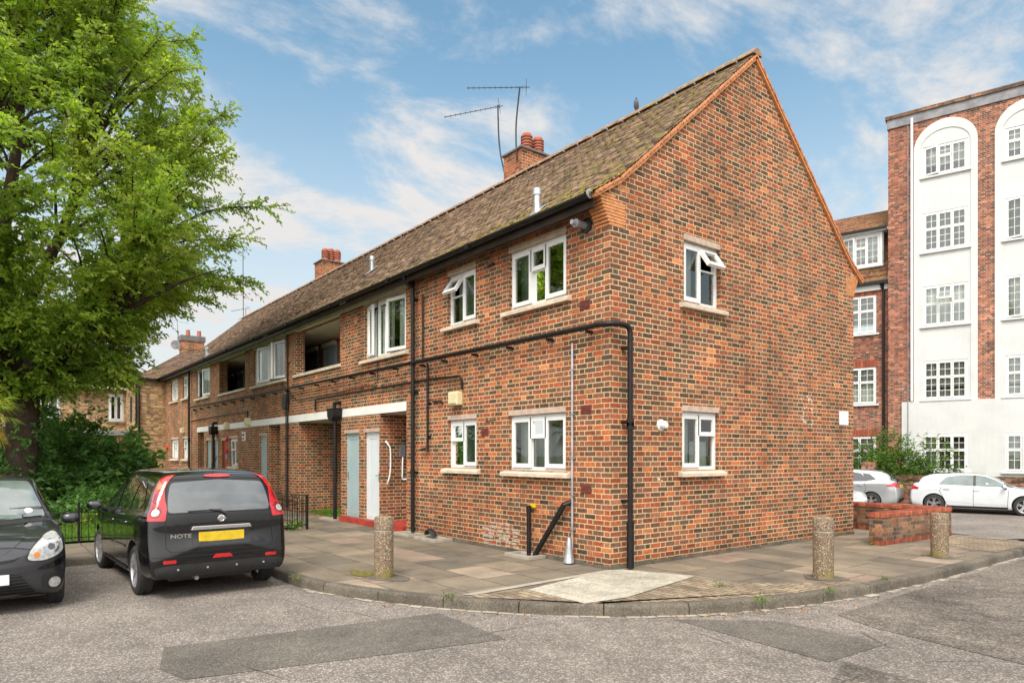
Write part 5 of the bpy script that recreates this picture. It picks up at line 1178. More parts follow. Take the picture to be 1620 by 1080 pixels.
bush('shrub', (-13.6, -7.6, 0), (1.1, 1.3, 1.6), 700, 'low green shrub left of the trunk behind the dark grey car', size=.15)
bush('shrub', (-15.7, -3.75, 0), (.85, .80, 1.95), 620, 'broad-leaved arching green shrub in front of the yellow house', mat='shrub_leaf', size=.22, length=.5, nl=7)
bush('shrub', (-17.1, -4.75, 1.0), (.7, .8, 1.75), 420, 'bright yellow-green leafy top behind the tallest shrub', mat='bright_leaf', size=.14)
bush('shrub', (-12.9, -4.6, 0), (.6, 1.3, .65), 420, 'low dark green shrub at the back of the lawn', size=.13)
bush('flowering_plant', (-12.0, -3.6, 0), (.5, .8, .70), 320, 'yellow-flowered low plant seen over the bonnet of the black hatchback', 'plant', 'yellow_leaf', .08, group=None)
bush('flowering_plant', (-11.0, -4.7, 0), (.35, 1.1, .28), 240, 'low strip of yellow flowers on the lawn behind the railing', 'plant', 'yellow_leaf', .06, nl=8, length=.16)
bush('shrub', (-18.5, -10.5, 0), (1.8, 2.2, 3.0), 800, 'leafy shrub at the far left edge of the lawn', size=.16)
# hedge behind the boundary wall
hc = FT @ Vector((-1.75, -1.75, 0))
hb_ = bush('hedge', (hc.x, hc.y, -.3), (2.15, .75, 2.35), 2300, 'bushy green hedge behind the boundary wall below the white bays', 'hedge', 'bright_leaf', .11, nl=9, length=.4); hb_.rotation_euler = (0, 0, FA)
# weeds in the joints
wd = []
for x, y, s in ((1.7, .1, .05), (.2, -2.78, .05), (2.45, -.2, .06), (2.66, .9, .05), (1.0, 5.55, .05), (-7.7, -1.7, .2), (-7.8, -2.3, .12), (.02, .9, .03), (.03, 2.4, .03), (2.7, 2.2, .05), (-2.0, -3.7, .05)):
    n = 10; P = np.c_[rng.normal(x, s * .5, n), rng.normal(y, s * .5, n), np.full(n, .0)]; D = rng.normal(0, .6, (n, 3)); D[:, 2] = 1; wd.append(sprays(P, D, s * 1.4, 4, s * .7, .35, r=.001))
tag(plant_mesh('weeds', wd, ['bright_leaf', 'bark']), 'small weeds growing in the kerb joints', kind='stuff')
# fallen leaves and litter along the channel
n = 130; i_ = rng.integers(45, 108, n); base_ = np.array([KL[i] for i in i_]); nrm = np.array([offset(KL, -.12)[i] for i in i_]) - base_
P = np.c_[base_ + nrm * rng.uniform(.1, 2.2, (n, 1)) ** 1.4 + rng.normal(0, .05, (n, 2)), np.full(n, -.108)]; D = rng.normal(0, 1, (n, 3)); D[:, 2] *= .15
M['dead_leaf'] = plain('dead_leaf', (.32, .15, .05), .8, var=.4, scale=9)
v, tt = leaf_arrays(P, D, .035, .6, rng.random(n)); tag(npmesh('fallen_leaves', v, 4, tt, 'dead_leaf'), 'brown fallen leaves lying along the kerb', kind='stuff')
# fan palm at the left edge
pl = empty('fan_palm', (-8.58, -7.0, 0)); tag(pl, 'fan palm with green and dead orange leaves at the left edge', 'palm')
MB().tube(crom([(0, 0, 0), (.03, 0, 1), (0, .02, 1.9), (0, 0, 2.35)], 3), .11, 9).build('trunk', 'bark', pl, smooth=True)
def fan(c, az, el, s, nb=24, dead=False):
    V = []; d0 = Vector((math.cos(az) * math.cos(el), math.sin(az) * math.cos(el), math.sin(el))); side = d0.cross(Vector((0, 0, 1))).normalized(); up = side.cross(d0); c = Vector(c); hub = c + d0 * s * .9
    for i in range(nb):
        a = (i / (nb - 1) - .5) * math.radians(230); dd = d0 * math.cos(a) + side * math.sin(a); ww = dd.cross(up).normalized() * s * .032; l = s * rnd.uniform(.8, 1.05)
        m_ = hub + dd * l * .55 + Vector((0, 0, -.02)); tip = hub + dd * l + Vector((0, 0, -l * (.30 if not dead else .5)))
        V += [hub, m_ + ww, tip, m_ - ww]
    me = npmesh('leaf', np.array([tuple(v) for v in V]), 4, np.repeat(rng.random(nb), 4), ['palm_dead' if dead else 'palm'], parent=pl)
    MB().tube([c, hub], .012, 5).build('stalk', 'palm_dead' if dead else 'palm', me)
for az, el, s, dd in ((50, 10, .62, 0), (20, 35, .6, 0), (80, 30, .6, 0), (120, 20, .6, 0), (-20, 10, .6, 0), (-70, 20, .6, 0), (170, 30, .6, 0), (-130, 25, .6, 0), (55, -38, .55, 1), (10, -45, .5, 1), (100, -40, .5, 1), (-60, -45, .5, 1), (45, 62, .6, 0), (75, -8, .6, 0)): fan((0, 0, 2.35), R(az), R(el), s * .74, dead=bool(dd))

# ------------------------------------------------------------ cars
def lerpf(tab, x):
    return float(np.interp(x, [a for a, _ in tab], [b for _, b in tab]))
def smf(tab, x):
    """smooth interpolation (monotone cubic) of a table"""
    X = [a for a, _ in tab]; Y = [b for _, b in tab]
    if x <= X[0]: return Y[0]
    if x >= X[-1]: return Y[-1]
    i = max(j for j in range(len(X) - 1) if X[j] <= x); h = X[i + 1] - X[i]
    s = [(Y[j + 1] - Y[j]) / (X[j + 1] - X[j]) for j in range(len(X) - 1)]
    def m(j):
        if j == 0: return s[0]
        if j == len(X) - 1: return s[-1]
        return 0 if s[j - 1] * s[j] <= 0 else 2 * s[j - 1] * s[j] / (s[j - 1] + s[j])
    t = (x - X[i]) / h; a, b = m(i) * h, m(i + 1) * h
    return (2 * t**3 - 3 * t**2 + 1) * Y[i] + (t**3 - 2 * t**2 + t) * a + (-2 * t**3 + 3 * t**2) * Y[i + 1] + (t**3 - t**2) * b
class Car:
    """local frame: X forward, Y left, Z up, origin on the ground at mid-length"""
    def __init__(s, spec, root, paint_):
        s.p = spec; s.root = root; s.paint = paint_; s.shell()
    def section(s, x):
        p = s.p; zb, zs_, zt = smf(p['zb'], x), smf(p['zs'], x), smf(p['zt'], x); w, wr = smf(p['w'], x), smf(p['wr'], x)
        zs_ = min(zs_, zt - .03); zr = zt - p.get('crown', .05) * min(1, (zt - zs_) / .35) - .004
        zr = max(zr, zs_ + .012)
        pts = [(0, zb), (w * .80, zb), (w * .93, zb + .02), (w * .975, zb + .10), (w * .992, zb + .22), (w, zb + (zs_ - zb) * .62), (w * .988, zs_ - .09), (w * .965, zs_ - .02), (w * .948, zs_ + .004)]
        if zt - zs_ > .2:
            wb = w * .93; pts += [(wb + (wr - wb) * t + .018 * math.sin(math.pi * t), zs_ + .012 + (zr - zs_ - .012) * t) for t in (.12, .4, .7, .92)]
            pts += [(wr * .955, zr + (zt - zr) * .30), (wr * .80, zr + (zt - zr) * .62), (wr * .45, zt - .008), (0, zt)]
        else:
            q = (zt - zs_); pts += [(w * (.93 - .06 * t - .1 * t * t), zs_ + q * f) for t, f in ((.12, .12), (.5, .25), (1, .4), (1.8, .53))]
            pts += [(w * .52, zs_ + q * .72), (w * .36, zs_ + q * .86), (w * .18, zs_ + q * .965), (0, zt)]
        return pts
    def warp(s, x, z):
        p = s.p; xr, xf = p['xr'], p['xf']; a = max(0, min(1, (xr + p.get('wr_len', .7) - x) / p.get('wr_len', .7))); b = max(0, min(1, (x - (xf - p.get('wf_len', .6))) / p.get('wf_len', .6)))
        return x + smf(p['tail'], z) * a * a * (3 - 2 * a) - smf(p['nose'], z) * b * b * (3 - 2 * b)
    def shell(s):
        p = s.p; n = 88; rings = []
        def cap(x0, sgn, B, nn, zc):
            base = s.section(x0); out = []
            for k in (.998, .992, .98, .965, .945, .92, .89, .86, .82, .78, .74, .70, .65, .60, .55, .50, .45, .40, .35, .30, .25, .20, .15, .10, .05):
                dx = B * (1 - k ** nn) ** (1 / nn); out.append([(s.warp(x0, zc + (z - zc) * k) + sgn * dx, y * k, zc + (z - zc) * k) for y, z in base])
            return out
        r0 = cap(p['xr'] + p['Br'], -1, p['Br'], p['nr'], p['zcr'])[::-1]; rf = cap(p['xf'] - p['Bf'], 1, p['Bf'], p['nf'], p['zcf'])
        for i in range(n + 1):
            x = p['xr'] + p['Br'] + (p['xf'] - p['Bf'] - p['xr'] - p['Br']) * i / n; rings.append([(s.warp(x, z), y, z) for y, z in s.section(x)])
        rings = r0 + rings + rf
        # refine each half section with a spline, then mirror
        full = []
        for r_ in rings:
            c = crom(r_, 3); full.append([tuple(q) for q in c] + [(q.x, -q.y, q.z) for q in c[-2:0:-1]])
        m = len(full[0]); V = [v for r_ in full for v in r_]; F = [(i * m + j, i * m + (j + 1) % m, (i + 1) * m + (j + 1) % m, (i + 1) * m + j) for i in range(len(full) - 1) for j in range(m)]
        F += [tuple(range(m))[::-1], tuple((len(full) - 1) * m + j for j in range(m))]
        mb = MB(); mb.add(V, F); s.body = mb.build('body', [s.paint, 'plastic'], s.root, smooth=True)
        s.bvh = BVHTree.FromPolygons([Vector(v) for v in V], F)
        # wheel wells
        cut = MB()
        for ax in p['axles']:
            for sg in (-1, 1): cut.lathe([(p['arch'], sg * (p['W'] - .30)), (p['arch'], sg * (p['W'] + .2))], (ax, 0, p['rw'] + p.get('arch_up', .01)), 'y', 40)
        co_ = cut.build('cutter', 'plastic', s.root); bpy.context.view_layer.update(); md = s.body.modifiers.new('b', 'BOOLEAN'); md.operation = 'DIFFERENCE'; md.object = co_; md.solver = 'EXACT'
        try: md.material_mode = 'TRANSFER'
        except Exception: pass
        dg = bpy.context.evaluated_depsgraph_get(); me = bpy.data.meshes.new_from_object(s.body.evaluated_get(dg)); s.body.modifiers.clear(); old = s.body.data; s.body.data = me
        bpy.data.objects.remove(co_); bpy.data.meshes.remove(old); s.body.data.name = 'body'
    def drape(s, name, poly, axis, mat, off=.004, parent=None, sgn=1, step=.05, build=True, mb=None, thick=.0):
        """lay a flat outline onto the body: axis 'y' side view (x,z); 'x' front/rear view (y,z); 'z' plan view (x,y)"""
        bm = bmesh.new(); vs = [bm.verts.new((u, v, 0)) for u, v in poly]; bm.faces.new(vs)
        us = [u for u, _ in poly]; vv = [v for _, v in poly]
        for k in range(2):
            lo, hi = (min(us), max(us)) if k == 0 else (min(vv), max(vv)); n = int((hi - lo) / step)
            for i in range(1, n + 1):
                q = lo + (hi - lo) * i / (n + 1); bmesh.ops.bisect_plane(bm, geom=bm.verts[:] + bm.edges[:] + bm.faces[:], plane_co=(q, 0, 0) if k == 0 else (0, q, 0), plane_no=(1, 0, 0) if k == 0 else (0, 1, 0))
        out = []
        for v in bm.verts:
            u, w = v.co.x, v.co.y
            if axis == 'y': o, d = Vector((u, 3 * sgn, w)), Vector((0, -sgn, 0))
            elif axis == 'x': o, d = Vector((6 * sgn, u, w)), Vector((-sgn, 0, 0))
            elif axis == 'd': o, d = Vector((-4.243 + .7071 * u, sgn * (4.243 + .7071 * u), w)), Vector((.7071, -.7071 * sgn, 0))     # obliquely at a rear corner
            else: o, d = Vector((u, w, 3)), Vector((0, 0, -1))
            h = s.bvh.ray_cast(o, d)
            bad = lambda h: h[0] is None or (axis == 'y' and (h[0].y * sgn < .3 or abs(h[1].x) > .95)) or (axis == 'x' and abs(h[1].y) > .95)
            for k_ in range(40):            # slide grazing points back onto the visible side of the shell
                if not bad(h): break
                if axis == 'x': u *= .99; o = Vector((6 * sgn, u, w))
                elif axis == 'y':
                    if abs(u) > 1.3 and k_ < 20: u *= .993
                    else: w -= .008
                    o = Vector((u, 3 * sgn, w))
                else: break
                h = s.bvh.ray_cast(o, d)
            if h[0] is None:
                a_ = Vector((u, .8 * sgn, w)) if axis == 'y' else Vector((s.p['xf'] * .97 if sgn > 0 else s.p['xr'] * .97, u, w)) if axis == 'x' else Vector((u, w, 1))
                h = s.bvh.find_nearest(a_)
            nr = h[1]; nr = nr if nr.dot(-d) > 0 else -nr; out.append(h[0] + nr * off)
        idx = {v: i for i, v in enumerate(bm.verts)}; fs = [tuple(idx[v] for v in f.verts) for f in bm.faces]; bm.free()
        m_ = mb or MB(); m_.add(out, fs)
        if not build: return m_
        return m_.build(name, mat, parent or s.root, smooth=True)
    def line(s, pts, w, axis, sgn=1, off=.0025, mb=None):
        m_ = mb or MB()
        for (a, b), (c, d) in zip(pts, pts[1:]):
            L_ = math.dist((a, b), (c, d)) + 1e-9; px, py = -(d - b) / L_ * w / 2, (c - a) / L_ * w / 2; ex, ey = (c - a) / L_ * w * .3, (d - b) / L_ * w * .3
            s.drape('', [(a + px - ex, b + py - ey), (c + px + ex, d + py + ey), (c - px + ex, d - py + ey), (a - px - ex, b - py - ey)], axis, None, off, sgn=sgn, build=False, mb=m_, step=.06)
        return m_
def smooth_poly(pts, n=4):
    P = [Vector((*p, 0)) for p in pts]; out = []; m = len(P)
    for i in range(m):
        for k in range(n):
            t = k / n; a, b, c, d = P[i - 1], P[i], P[(i + 1) % m], P[(i + 2) % m]; q = .5 * ((2 * b) + (c - a) * t + (2 * a - 5 * b + 4 * c - d) * t * t + (3 * b - a - 3 * c + d) * t ** 3); out.append((q.x, q.y))
    return out
def rpoly(pts, r=.03, n=3):
    """polygon with its corners rounded"""
    out = []; m = len(pts)
    for i in range(m):
        a, b, c = Vector(pts[i - 1]), Vector(pts[i]), Vector(pts[(i + 1) % m]); q = min(r, (a - b).length * .45, (c - b).length * .45); s_, e = b + (a - b).normalized() * q, b + (c - b).normalized() * q
        for k in range(n + 1): t = k / n; p = (1 - t) ** 2 * s_ + 2 * t * (1 - t) * b + t * t * e; out.append((p.x, p.y))
    return out
def wheel(r, w, spokes, style, root, loc, flip, steer=0, name='wheel', rim=.66):
    wh_ = empty(name, loc, (math.pi if flip else 0) + steer); wh_.parent = root          # outer face towards +Y
    t = MB(); t.lathe([(r * rim, -w / 2), (r * .90, -w / 2), (r * .985, -w * .40), (r, -w * .28), (r, -w * .05), (r * .985, -w * .045), (r * .985, w * .045), (r, w * .05), (r, w * .28), (r * .985, w * .40), (r * .90, w / 2), (r * .78, w * .52), (r * rim, w * .46)], axis='y', seg=48, caps=False)
    # tread blocks
    for i in range(60):
        a = 2 * math.pi * i / 60
        for s0, s1 in ((-.27, -.07), (.07, .27)): t.box(-.008, .008, s0 * w * 1.0, s1 * w * 1.0, r - .004, r + .003, 0, Matrix.Rotation(a + (.05 if s0 > 0 else 0), 4, 'Y'))
    t.build('tyre', 'rubber', wh_, smooth=True)
    m = MB(); R_ = r * rim; m.lathe([(R_ * 1.01, -w * .4), (R_ * 1.03, w * .44), (R_ * 1.0, w * .49), (R_ * .955, w * .47), (R_ * .93, w * .30), (R_ * .90, -w * .35)], axis='y', seg=40, caps=False)
    m.lathe([(.001, w * .40), (R_ * .13, w * .40), (R_ * .17, w * .36), (R_ * .20, w * .2)], axis='y', seg=20)
    for i in range(spokes):
        a = 2 * math.pi * i / spokes; T = Matrix.Rotation(a, 4, 'Y')
        offs = ((-.055, -.15), (.055, .15)) if style == 'split' else ((0, 0),) if style == 'single' else ((-.09, -.04), (.09, .04))
        for o0, o1 in offs:
            hw0, hw1 = (.055, .075) if style != 'single' else (.12, .13)
            v = [((o0 + sx * hw0) * R_, yy0, .14 * R_) for sx in (-1, 1) for yy0 in (w * .14, w * .38)] + [((o1 + sx * hw1) * R_, yy1, .95 * R_) for sx in (-1, 1) for yy1 in (w * .22, w * .44)]
            m.add(v, [(0, 1, 3, 2), (4, 6, 7, 5), (0, 4, 5, 1), (2, 3, 7, 6), (1, 5, 7, 3), (0, 2, 6, 4)], 0, T)
    m.build('rim', 'alloy', wh_, smooth=True)
    b = MB(); b.lathe([(.001, -w * .1), (R_ * .78, -w * .1), (R_ * .78, -w * .2), (.001, -w * .2)], axis='y', seg=24); b.build('brake_disc', 'plastic', wh_)
    return wh_
def ell(name, c, r, mat, root, rot=None, seg=16, n=2.4, flat=None):
    """rounded block (superellipsoid)"""
    mb = MB(); V = []; N1, N2 = 10, seg
    def pw(v, e): return math.copysign(abs(v) ** e, v)
    for i in range(N1 + 1):
        t = -math.pi / 2 + math.pi * i / N1
        for j in range(N2):
            q = 2 * math.pi * j / N2; e = 2 / n; V.append((r[0] * pw(math.cos(t), e) * pw(math.cos(q), e), r[1] * pw(math.cos(t), e) * pw(math.sin(q), e), r[2] * pw(math.sin(t), e)))
    F = [(i * N2 + j, i * N2 + (j + 1) % N2, (i + 1) * N2 + (j + 1) % N2, (i + 1) * N2 + j) for i in range(N1) for j in range(N2)]
    T = Matrix.Translation(c) @ (rot if rot is not None else I4); mb.add(V, F, 0, T); return mb.build(name, mat, root, smooth=True)
def mirror_pt(sg, x, y, z, root, paint_, flip=1):
    o = ell('wing_mirror', (x, sg * y, z), (.066, .098, .066), paint_, root, Matrix.Rotation(R(-10 * sg), 4, 'Z'))
    MB().tube([(x + .02, sg * (y - .10), z - .05), (x + .06, sg * (y - .20), z - .085)], [.03, .04], 8).build('arm', 'plastic', o, smooth=True)
    ell('mirror_glass', (x - .068, sg * (y + .002), z), (.012, .08, .05), 'car_glass', o, Matrix.Rotation(R(-8 * sg), 4, 'Z')); return o
def handles(car, pts, sg, mat):
    for x, z in pts:
        h = car.bvh.ray_cast(Vector((x, 3 * sg, z)), Vector((0, -sg, 0)))
        if h[0] is None: continue
        y = abs(h[0].y); k = MB(); k.tube(crom([(x - .09, sg * (y - .01), z), (x - .06, sg * (y + .028), z), (x + .06, sg * (y + .028), z), (x + .09, sg * (y - .01), z)], 3), .012, 8); k.build('door_handle', mat, car.root, smooth=True)
def text_mesh(txt, size, T, mat, root, name='lettering', ext=.003, bold=1.0):
    cu = bpy.data.curves.new('t', 'FONT'); cu.body = txt; cu.size = size; cu.extrude = ext; cu.align_x = 'CENTER'; cu.offset = size * .02 * bold
    o = bpy.data.objects.new('t', cu); COL.objects.link(o); dg = bpy.context.evaluated_depsgraph_get(); me = bpy.data.meshes.new_from_object(o.evaluated_get(dg)); bpy.data.objects.remove(o)
    me.transform(T); me.materials.clear(); me.materials.append(M[mat]); me.name = name; q = bpy.data.objects.new(name, me); COL.objects.link(q); q.parent = root; return q

# --- the black hatchback, seen from behind
c1 = empty('parked_car', (-4.13, -4.63, -.12), R(181.5)); tag(c1, 'black hatchback with a yellow number plate, parked with its rear to the corner', 'car', 'cars parked along the kerbs')
NS = dict(xr=-2.03, xf=2.03, W=.845, rw=.302, arch=.355, arch_up=.02, axles=(-1.27, 1.31), Br=.10, Bf=.24, nr=4.2, nf=2.6, zcr=.72, zcf=.55, crown=.06,
    zb=[(-2.03, .27), (-1.5, .22), (0, .19), (1.4, .20), (2.03, .24)], zs=[(-2.03, 1.02), (-1.2, 1.0), (.2, .93), (1.0, .90), (1.45, .86), (2.03, .70)],
    zt=[(-2.03, 1.475), (-1.75, 1.515), (-1.1, 1.545), (-.3, 1.55), (.25, 1.50), (.6, 1.36), (1.15, 1.05), (1.3, .99), (1.7, .92), (2.03, .78)],
    w=[(-2.03, .80), (-1.6, .835), (-1.0, .845), (1.0, .845), (1.5, .825), (2.03, .68)], wr=[(-2.03, .60), (-1.5, .60), (-.5, .61), (.3, .60), (.8, .64), (1.2, .72), (2.03, .55)],
    tail=[(.2, .05), (.35, .0), (.62, .0), (.72, .045), (.98, .06), (1.2, .13), (1.45, .23), (1.6, .27)], nose=[(.2, .06), (.45, .0), (.7, .05), (.9, .15)], wr_len=.55)
K = Car(NS, c1, 'black_paint')
# rear: glass, surround, tailgate gap lines, lamps, bumper
K.drape('rear_window', rpoly([(-.60, 1.03), (.60, 1.03), (.585, 1.2), (.54, 1.38), (.0, 1.415), (-.54, 1.38), (-.585, 1.2)], .05), 'x', 'rear_glass', sgn=-1, off=.006)
gl = MB()
K.line([(-.615, 1.02), (.615, 1.02)], .008, 'x', -1, mb=gl); K.line([(-.62, 1.02), (-.625, .62), (-.57, .575), (.57, .575), (.625, .62), (.62, 1.02)], .010, 'x', -1, mb=gl)
K.line([(-.62, 1.02), (-.60, 1.25), (-.56, 1.42), (.56, 1.42), (.60, 1.25), (.62, 1.02)], .010, 'x', -1, mb=gl)
K.line([(-.82, .52), (.82, .52)], .010, 'x', -1, mb=gl)
gl.build('panel_gap', 'gap', c1)
for sg in (-1, 1):
    gl = MB(); K.line([(-1.93, .53), (-1.72, .56)], .008, 'y', sg, mb=gl)
    K.line([(.92, .92), (.88, .70), (.90, .36), (.86, .28), (-.95 + .9, .26)], .008, 'y', sg, mb=gl); K.line([(-.03, .94), (-.05, .6), (-.05, .27)], .008, 'y', sg, mb=gl)
    K.line([(-.05, .27), (-.80, .28), (-.86, .45), (-.98, .66), (-.99, .97)], .008, 'y', sg, mb=gl)
    K.line([(-1.30, 1.03), (-.4, 1.0), (1.05, .925)], .012, 'y', sg, mb=gl); gl.build('panel_gap', 'gap', c1)
K.drape('lower_bumper', rpoly([(-.72, .27), (.72, .27), (.76, .40), (.60, .425), (-.60, .425), (-.76, .40)], .03), 'x', 'plastic', sgn=-1, off=.003)
for sg in (-1, 1):
    # tall lamps running up the rear pillars
    o = K.drape('tail_light', rpoly([(-.95, .94), (-.755, .95), (-.75, 1.1), (-.735, 1.25), (-.735, 1.37), (-.79, 1.445), (-.905, 1.475), (-.885, 1.40), (-.875, 1.3), (-.905, 1.2), (-.945, 1.08)], .02), 'd', 'tail_red', .012, sgn=sg, step=.03)
    for t_, z, rr, mt in ((-.81, 1.335, .040, 'amber'), (-.82, 1.20, .055, 'tail_dark'), (-.85, 1.045, .066, 'tail_dark'), (-.855, 1.035, .040, 'clear_lens')):
        K.drape('lens', [(t_ + rr * .9 * math.cos(t), z + rr * math.sin(t)) for t in [2 * math.pi * i / 16 for i in range(16)]], 'd', mt, .016 if mt != 'clear_lens' else .02, parent=o, sgn=sg, step=.02)
    K.drape('reflector', rpoly([(sg * .52, .445), (sg * .66, .445), (sg * .66, .485), (sg * .52, .485)], .012), 'x', 'tail_red', sgn=-1, off=.006)
    # side windows
    K.drape('side_window', rpoly([(1.02, .955), (.05, .995), (.05, 1.39), (.42, 1.36), (.72, 1.20)], .03), 'y', 'car_glass', sgn=sg, off=.005)
    K.drape('side_window', rpoly([(-.03, .998), (-.80, 1.02), (-.86, 1.385), (-.45, 1.42), (-.03, 1.405)], .03), 'y', 'car_glass', sgn=sg, off=.005)
    K.drape('side_window', rpoly([(-.88, 1.04), (-1.36, 1.06), (-1.48, 1.16), (-1.24, 1.36), (-.93, 1.385)], .04), 'y', 'car_glass', sgn=sg, off=.005)
    K.drape('sill_trim', rpoly([(.86, .245), (.86, .30), (-.84, .30), (-.84, .245)], .01), 'y', 'plastic', sgn=sg, off=.008)
    k = MB(); K.line([(.80, .50), (-.03, .53)], .035, 'y', sg, off=.012, mb=k); K.line([(-.09, .535), (-.80, .55)], .035, 'y', sg, off=.012, mb=k); k.build('side_moulding', 'black_paint', c1, smooth=True)
    handles(K, [(.12, .835), (-.78, .865)], sg, 'black_paint'); mirror_pt(sg, .86, .95, .99, c1, 'black_paint')
    k = K.drape('headlight', rpoly([(1.45, .80), (1.85, .66), (1.93, .74), (1.55, .90)], .03), 'y', 'clear_lens', sgn=sg, off=.008)
K.drape('windscreen', rpoly([(.52, -.56), (1.12, -.68), (1.18, 0), (1.12, .68), (.52, .56), (.48, 0)], .04), 'z', 'car_glass', off=.005)
K.drape('brake_light', smooth_poly([(-.15, 1.448), (0, 1.437), (.15, 1.448), (.13, 1.468), (0, 1.475), (-.13, 1.468)], 3), 'x', 'tail_red', sgn=-1, off=.014)
K.drape('reflector', rpoly([(-.12, .475), (.12, .475), (.09, .52), (-.09, .52)], .01), 'x', 'tail_red', sgn=-1, off=.012)
def rear_x(y, z): return K.bvh.ray_cast(Vector((-6, y, z)), Vector((1, 0, 0)))[0].x
MB().prism([(-.355, .82), (.355, .82), (.335, .865), (-.335, .865)], rear_x(0, .83) - .035, rear_x(0, .83) + .05, 'x').build('tailgate_handle', 'chrome', c1, bevel=.006)
k = MB(); K.drape('', rpoly([(-.34, .63), (.34, .63), (.34, .81), (-.34, .81)], .02), 'x', None, .003, sgn=-1, build=False, mb=k); k.build('plate_recess', 'plastic', c1)
xp = rear_x(0, .72) - .012; MB().box(xp - .008, xp + .012, -.265, .265, .665, .79).build('number_plate', 'plate_yellow', c1, bevel=.004)
for y in (-.5, -.17, .17, .5):
    x_ = rear_x(y, .365); MB().lathe([(.001, -.012), (.012, -.010), (.014, 0)], (x_, y, .365), 'x', 12).build('parking_sensor', 'alloy', c1, smooth=True)
# wiper
wp = MB(); wx = lambda y, z: rear_x(y, z) - .022
wp.tube([(wx(-.06, 1.0), -.06, 1.0), (wx(.02, 1.04), .02, 1.04), (wx(.14, 1.055), .14, 1.055)], [.02, .014, .010], 8); wp.tube([(wx(.0, 1.052), .0, 1.052) , (wx(.38, 1.045), .38, 1.045)], .008, 6); wp.build('rear_wiper', 'plastic', c1, smooth=True)
Tb = Matrix.Translation((rear_x(0, .945) - .004, 0, .945)) @ Matrix.Rotation(R(-90), 4, 'Z') @ Matrix.Rotation(R(90), 4, 'X')
bd = MB(); bd.lathe([(.034, 0), (.042, .004), (.042, .010), (.034, .012), (.030, .008)], seg=24, T=Tb); bd.box(-.052, .052, -.011, .011, .004, .014, 0, Tb); bd.build('badge', 'chrome', c1, smooth=True)
Tn = Matrix.Translation((rear_x(.50, .77) - .006, .46, .735)) @ Matrix.Rotation(R(-90), 4, 'Z') @ Matrix.Rotation(R(90), 4, 'X') @ Matrix.Scale(1.35, 4, (1, 0, 0))
text_mesh('NOTE', .065, Tn, 'chrome', c1)
MB().tube([(-1.55, .25, .24), (-1.93, .27, .235)], .025, 10).build('exhaust', 'lead', c1, smooth=True)
MB().tube(crom([(-1.62, 0, 1.53), (-1.63, 0, 1.55), (-1.80, 0, 1.70)], 3), .005, 5).build('roof_aerial', 'plastic', c1)
for ax, st_ in ((-1.27, 0), (1.31, R(4))):
    for sg in (1, -1): wheel(.302, .185, 5, 'split', c1, (ax, sg * .735, .302), sg < 0, st_, rim=.71)
MB().box(-1.6, 1.6, -.5, .5, .17, .26).build('underbody', 'plastic', c1)

# --- the dark grey small car, seen from the front
c2 = empty('parked_car', (-4.08, -6.93, -.12), R(0)); tag(c2, 'small dark grey car at the left edge, facing the camera, with round-cornered headlights', 'car', 'cars parked along the kerbs')
AS = dict(xr=-1.72, xf=1.72, W=.80, rw=.28, arch=.325, arch_up=.015, axles=(-1.17, 1.14), Br=.14, Bf=.34, nr=3.2, nf=2.5, zcr=.72, zcf=.48, crown=.06,
    zb=[(-1.72, .25), (0, .18), (1.2, .16), (1.72, .14)], zs=[(-1.72, .96), (-.5, .92), (.5, .90), (.95, .87), (1.3, .80), (1.72, .66)],
    zt=[(-1.72, 1.36), (-1.2, 1.44), (-.6, 1.465), (-.1, 1.45), (.2, 1.38), (.55, 1.18), (.92, .965), (1.15, .90), (1.45, .80), (1.72, .69)],
    w=[(-1.72, .76), (-1.2, .80), (1.1, .805), (1.4, .79), (1.72, .70)], wr=[(-1.72, .55), (-.5, .57), (.2, .57), (.6, .62), (1.0, .66), (1.72, .5)],
    tail=[(.2, .04), (.5, .0), (.9, .03), (1.4, .2)], nose=[(.1, .09), (.22, .02), (.45, .0), (.62, .05), (.8, .16), (1.0, .3)], wr_len=.5, wf_len=.5)
K2 = Car(AS, c2, 'grey_paint')
K2.drape('windscreen', rpoly([(-.50, .985), (-.62, .93) if False else (-.645, .975), (-.50, 1.385), (0, 1.405), (.50, 1.385), (.645, .975), (0, .955)], .05), 'x', 'wind_glass', sgn=1, off=.006)
g = MB(); K2.line([(-.66, .955), (-.5, 1.40), (0, 1.42), (.5, 1.40), (.66, .955)], .014, 'x', 1, mb=g)
g.build('panel_gap', 'gap', c2); g = MB(); K2.line([(-.78, .60), (-.55, .67), (-.30, .715), (0, .725), (.30, .715), (.55, .67), (.60, .80)], .010, 'x', 1, mb=g); g.build('panel_gap', 'gap', c2)
for sg in (-1, 1):
    g = MB(); K2.line([(.85, .88), (.82, .5), (.84, .25)], .008, 'y', sg, mb=g); K2.line([(-.30, .9), (-.32, .22), (.84, .2)], .008, 'y', sg, mb=g); g.build('panel_gap', 'gap', c2)
K2.drape('cowl', rpoly([(-.66, .93), (0, .91), (.66, .93), (.66, .972), (0, .95), (-.66, .972)], .01), 'x', 'plastic', sgn=1, off=.004)
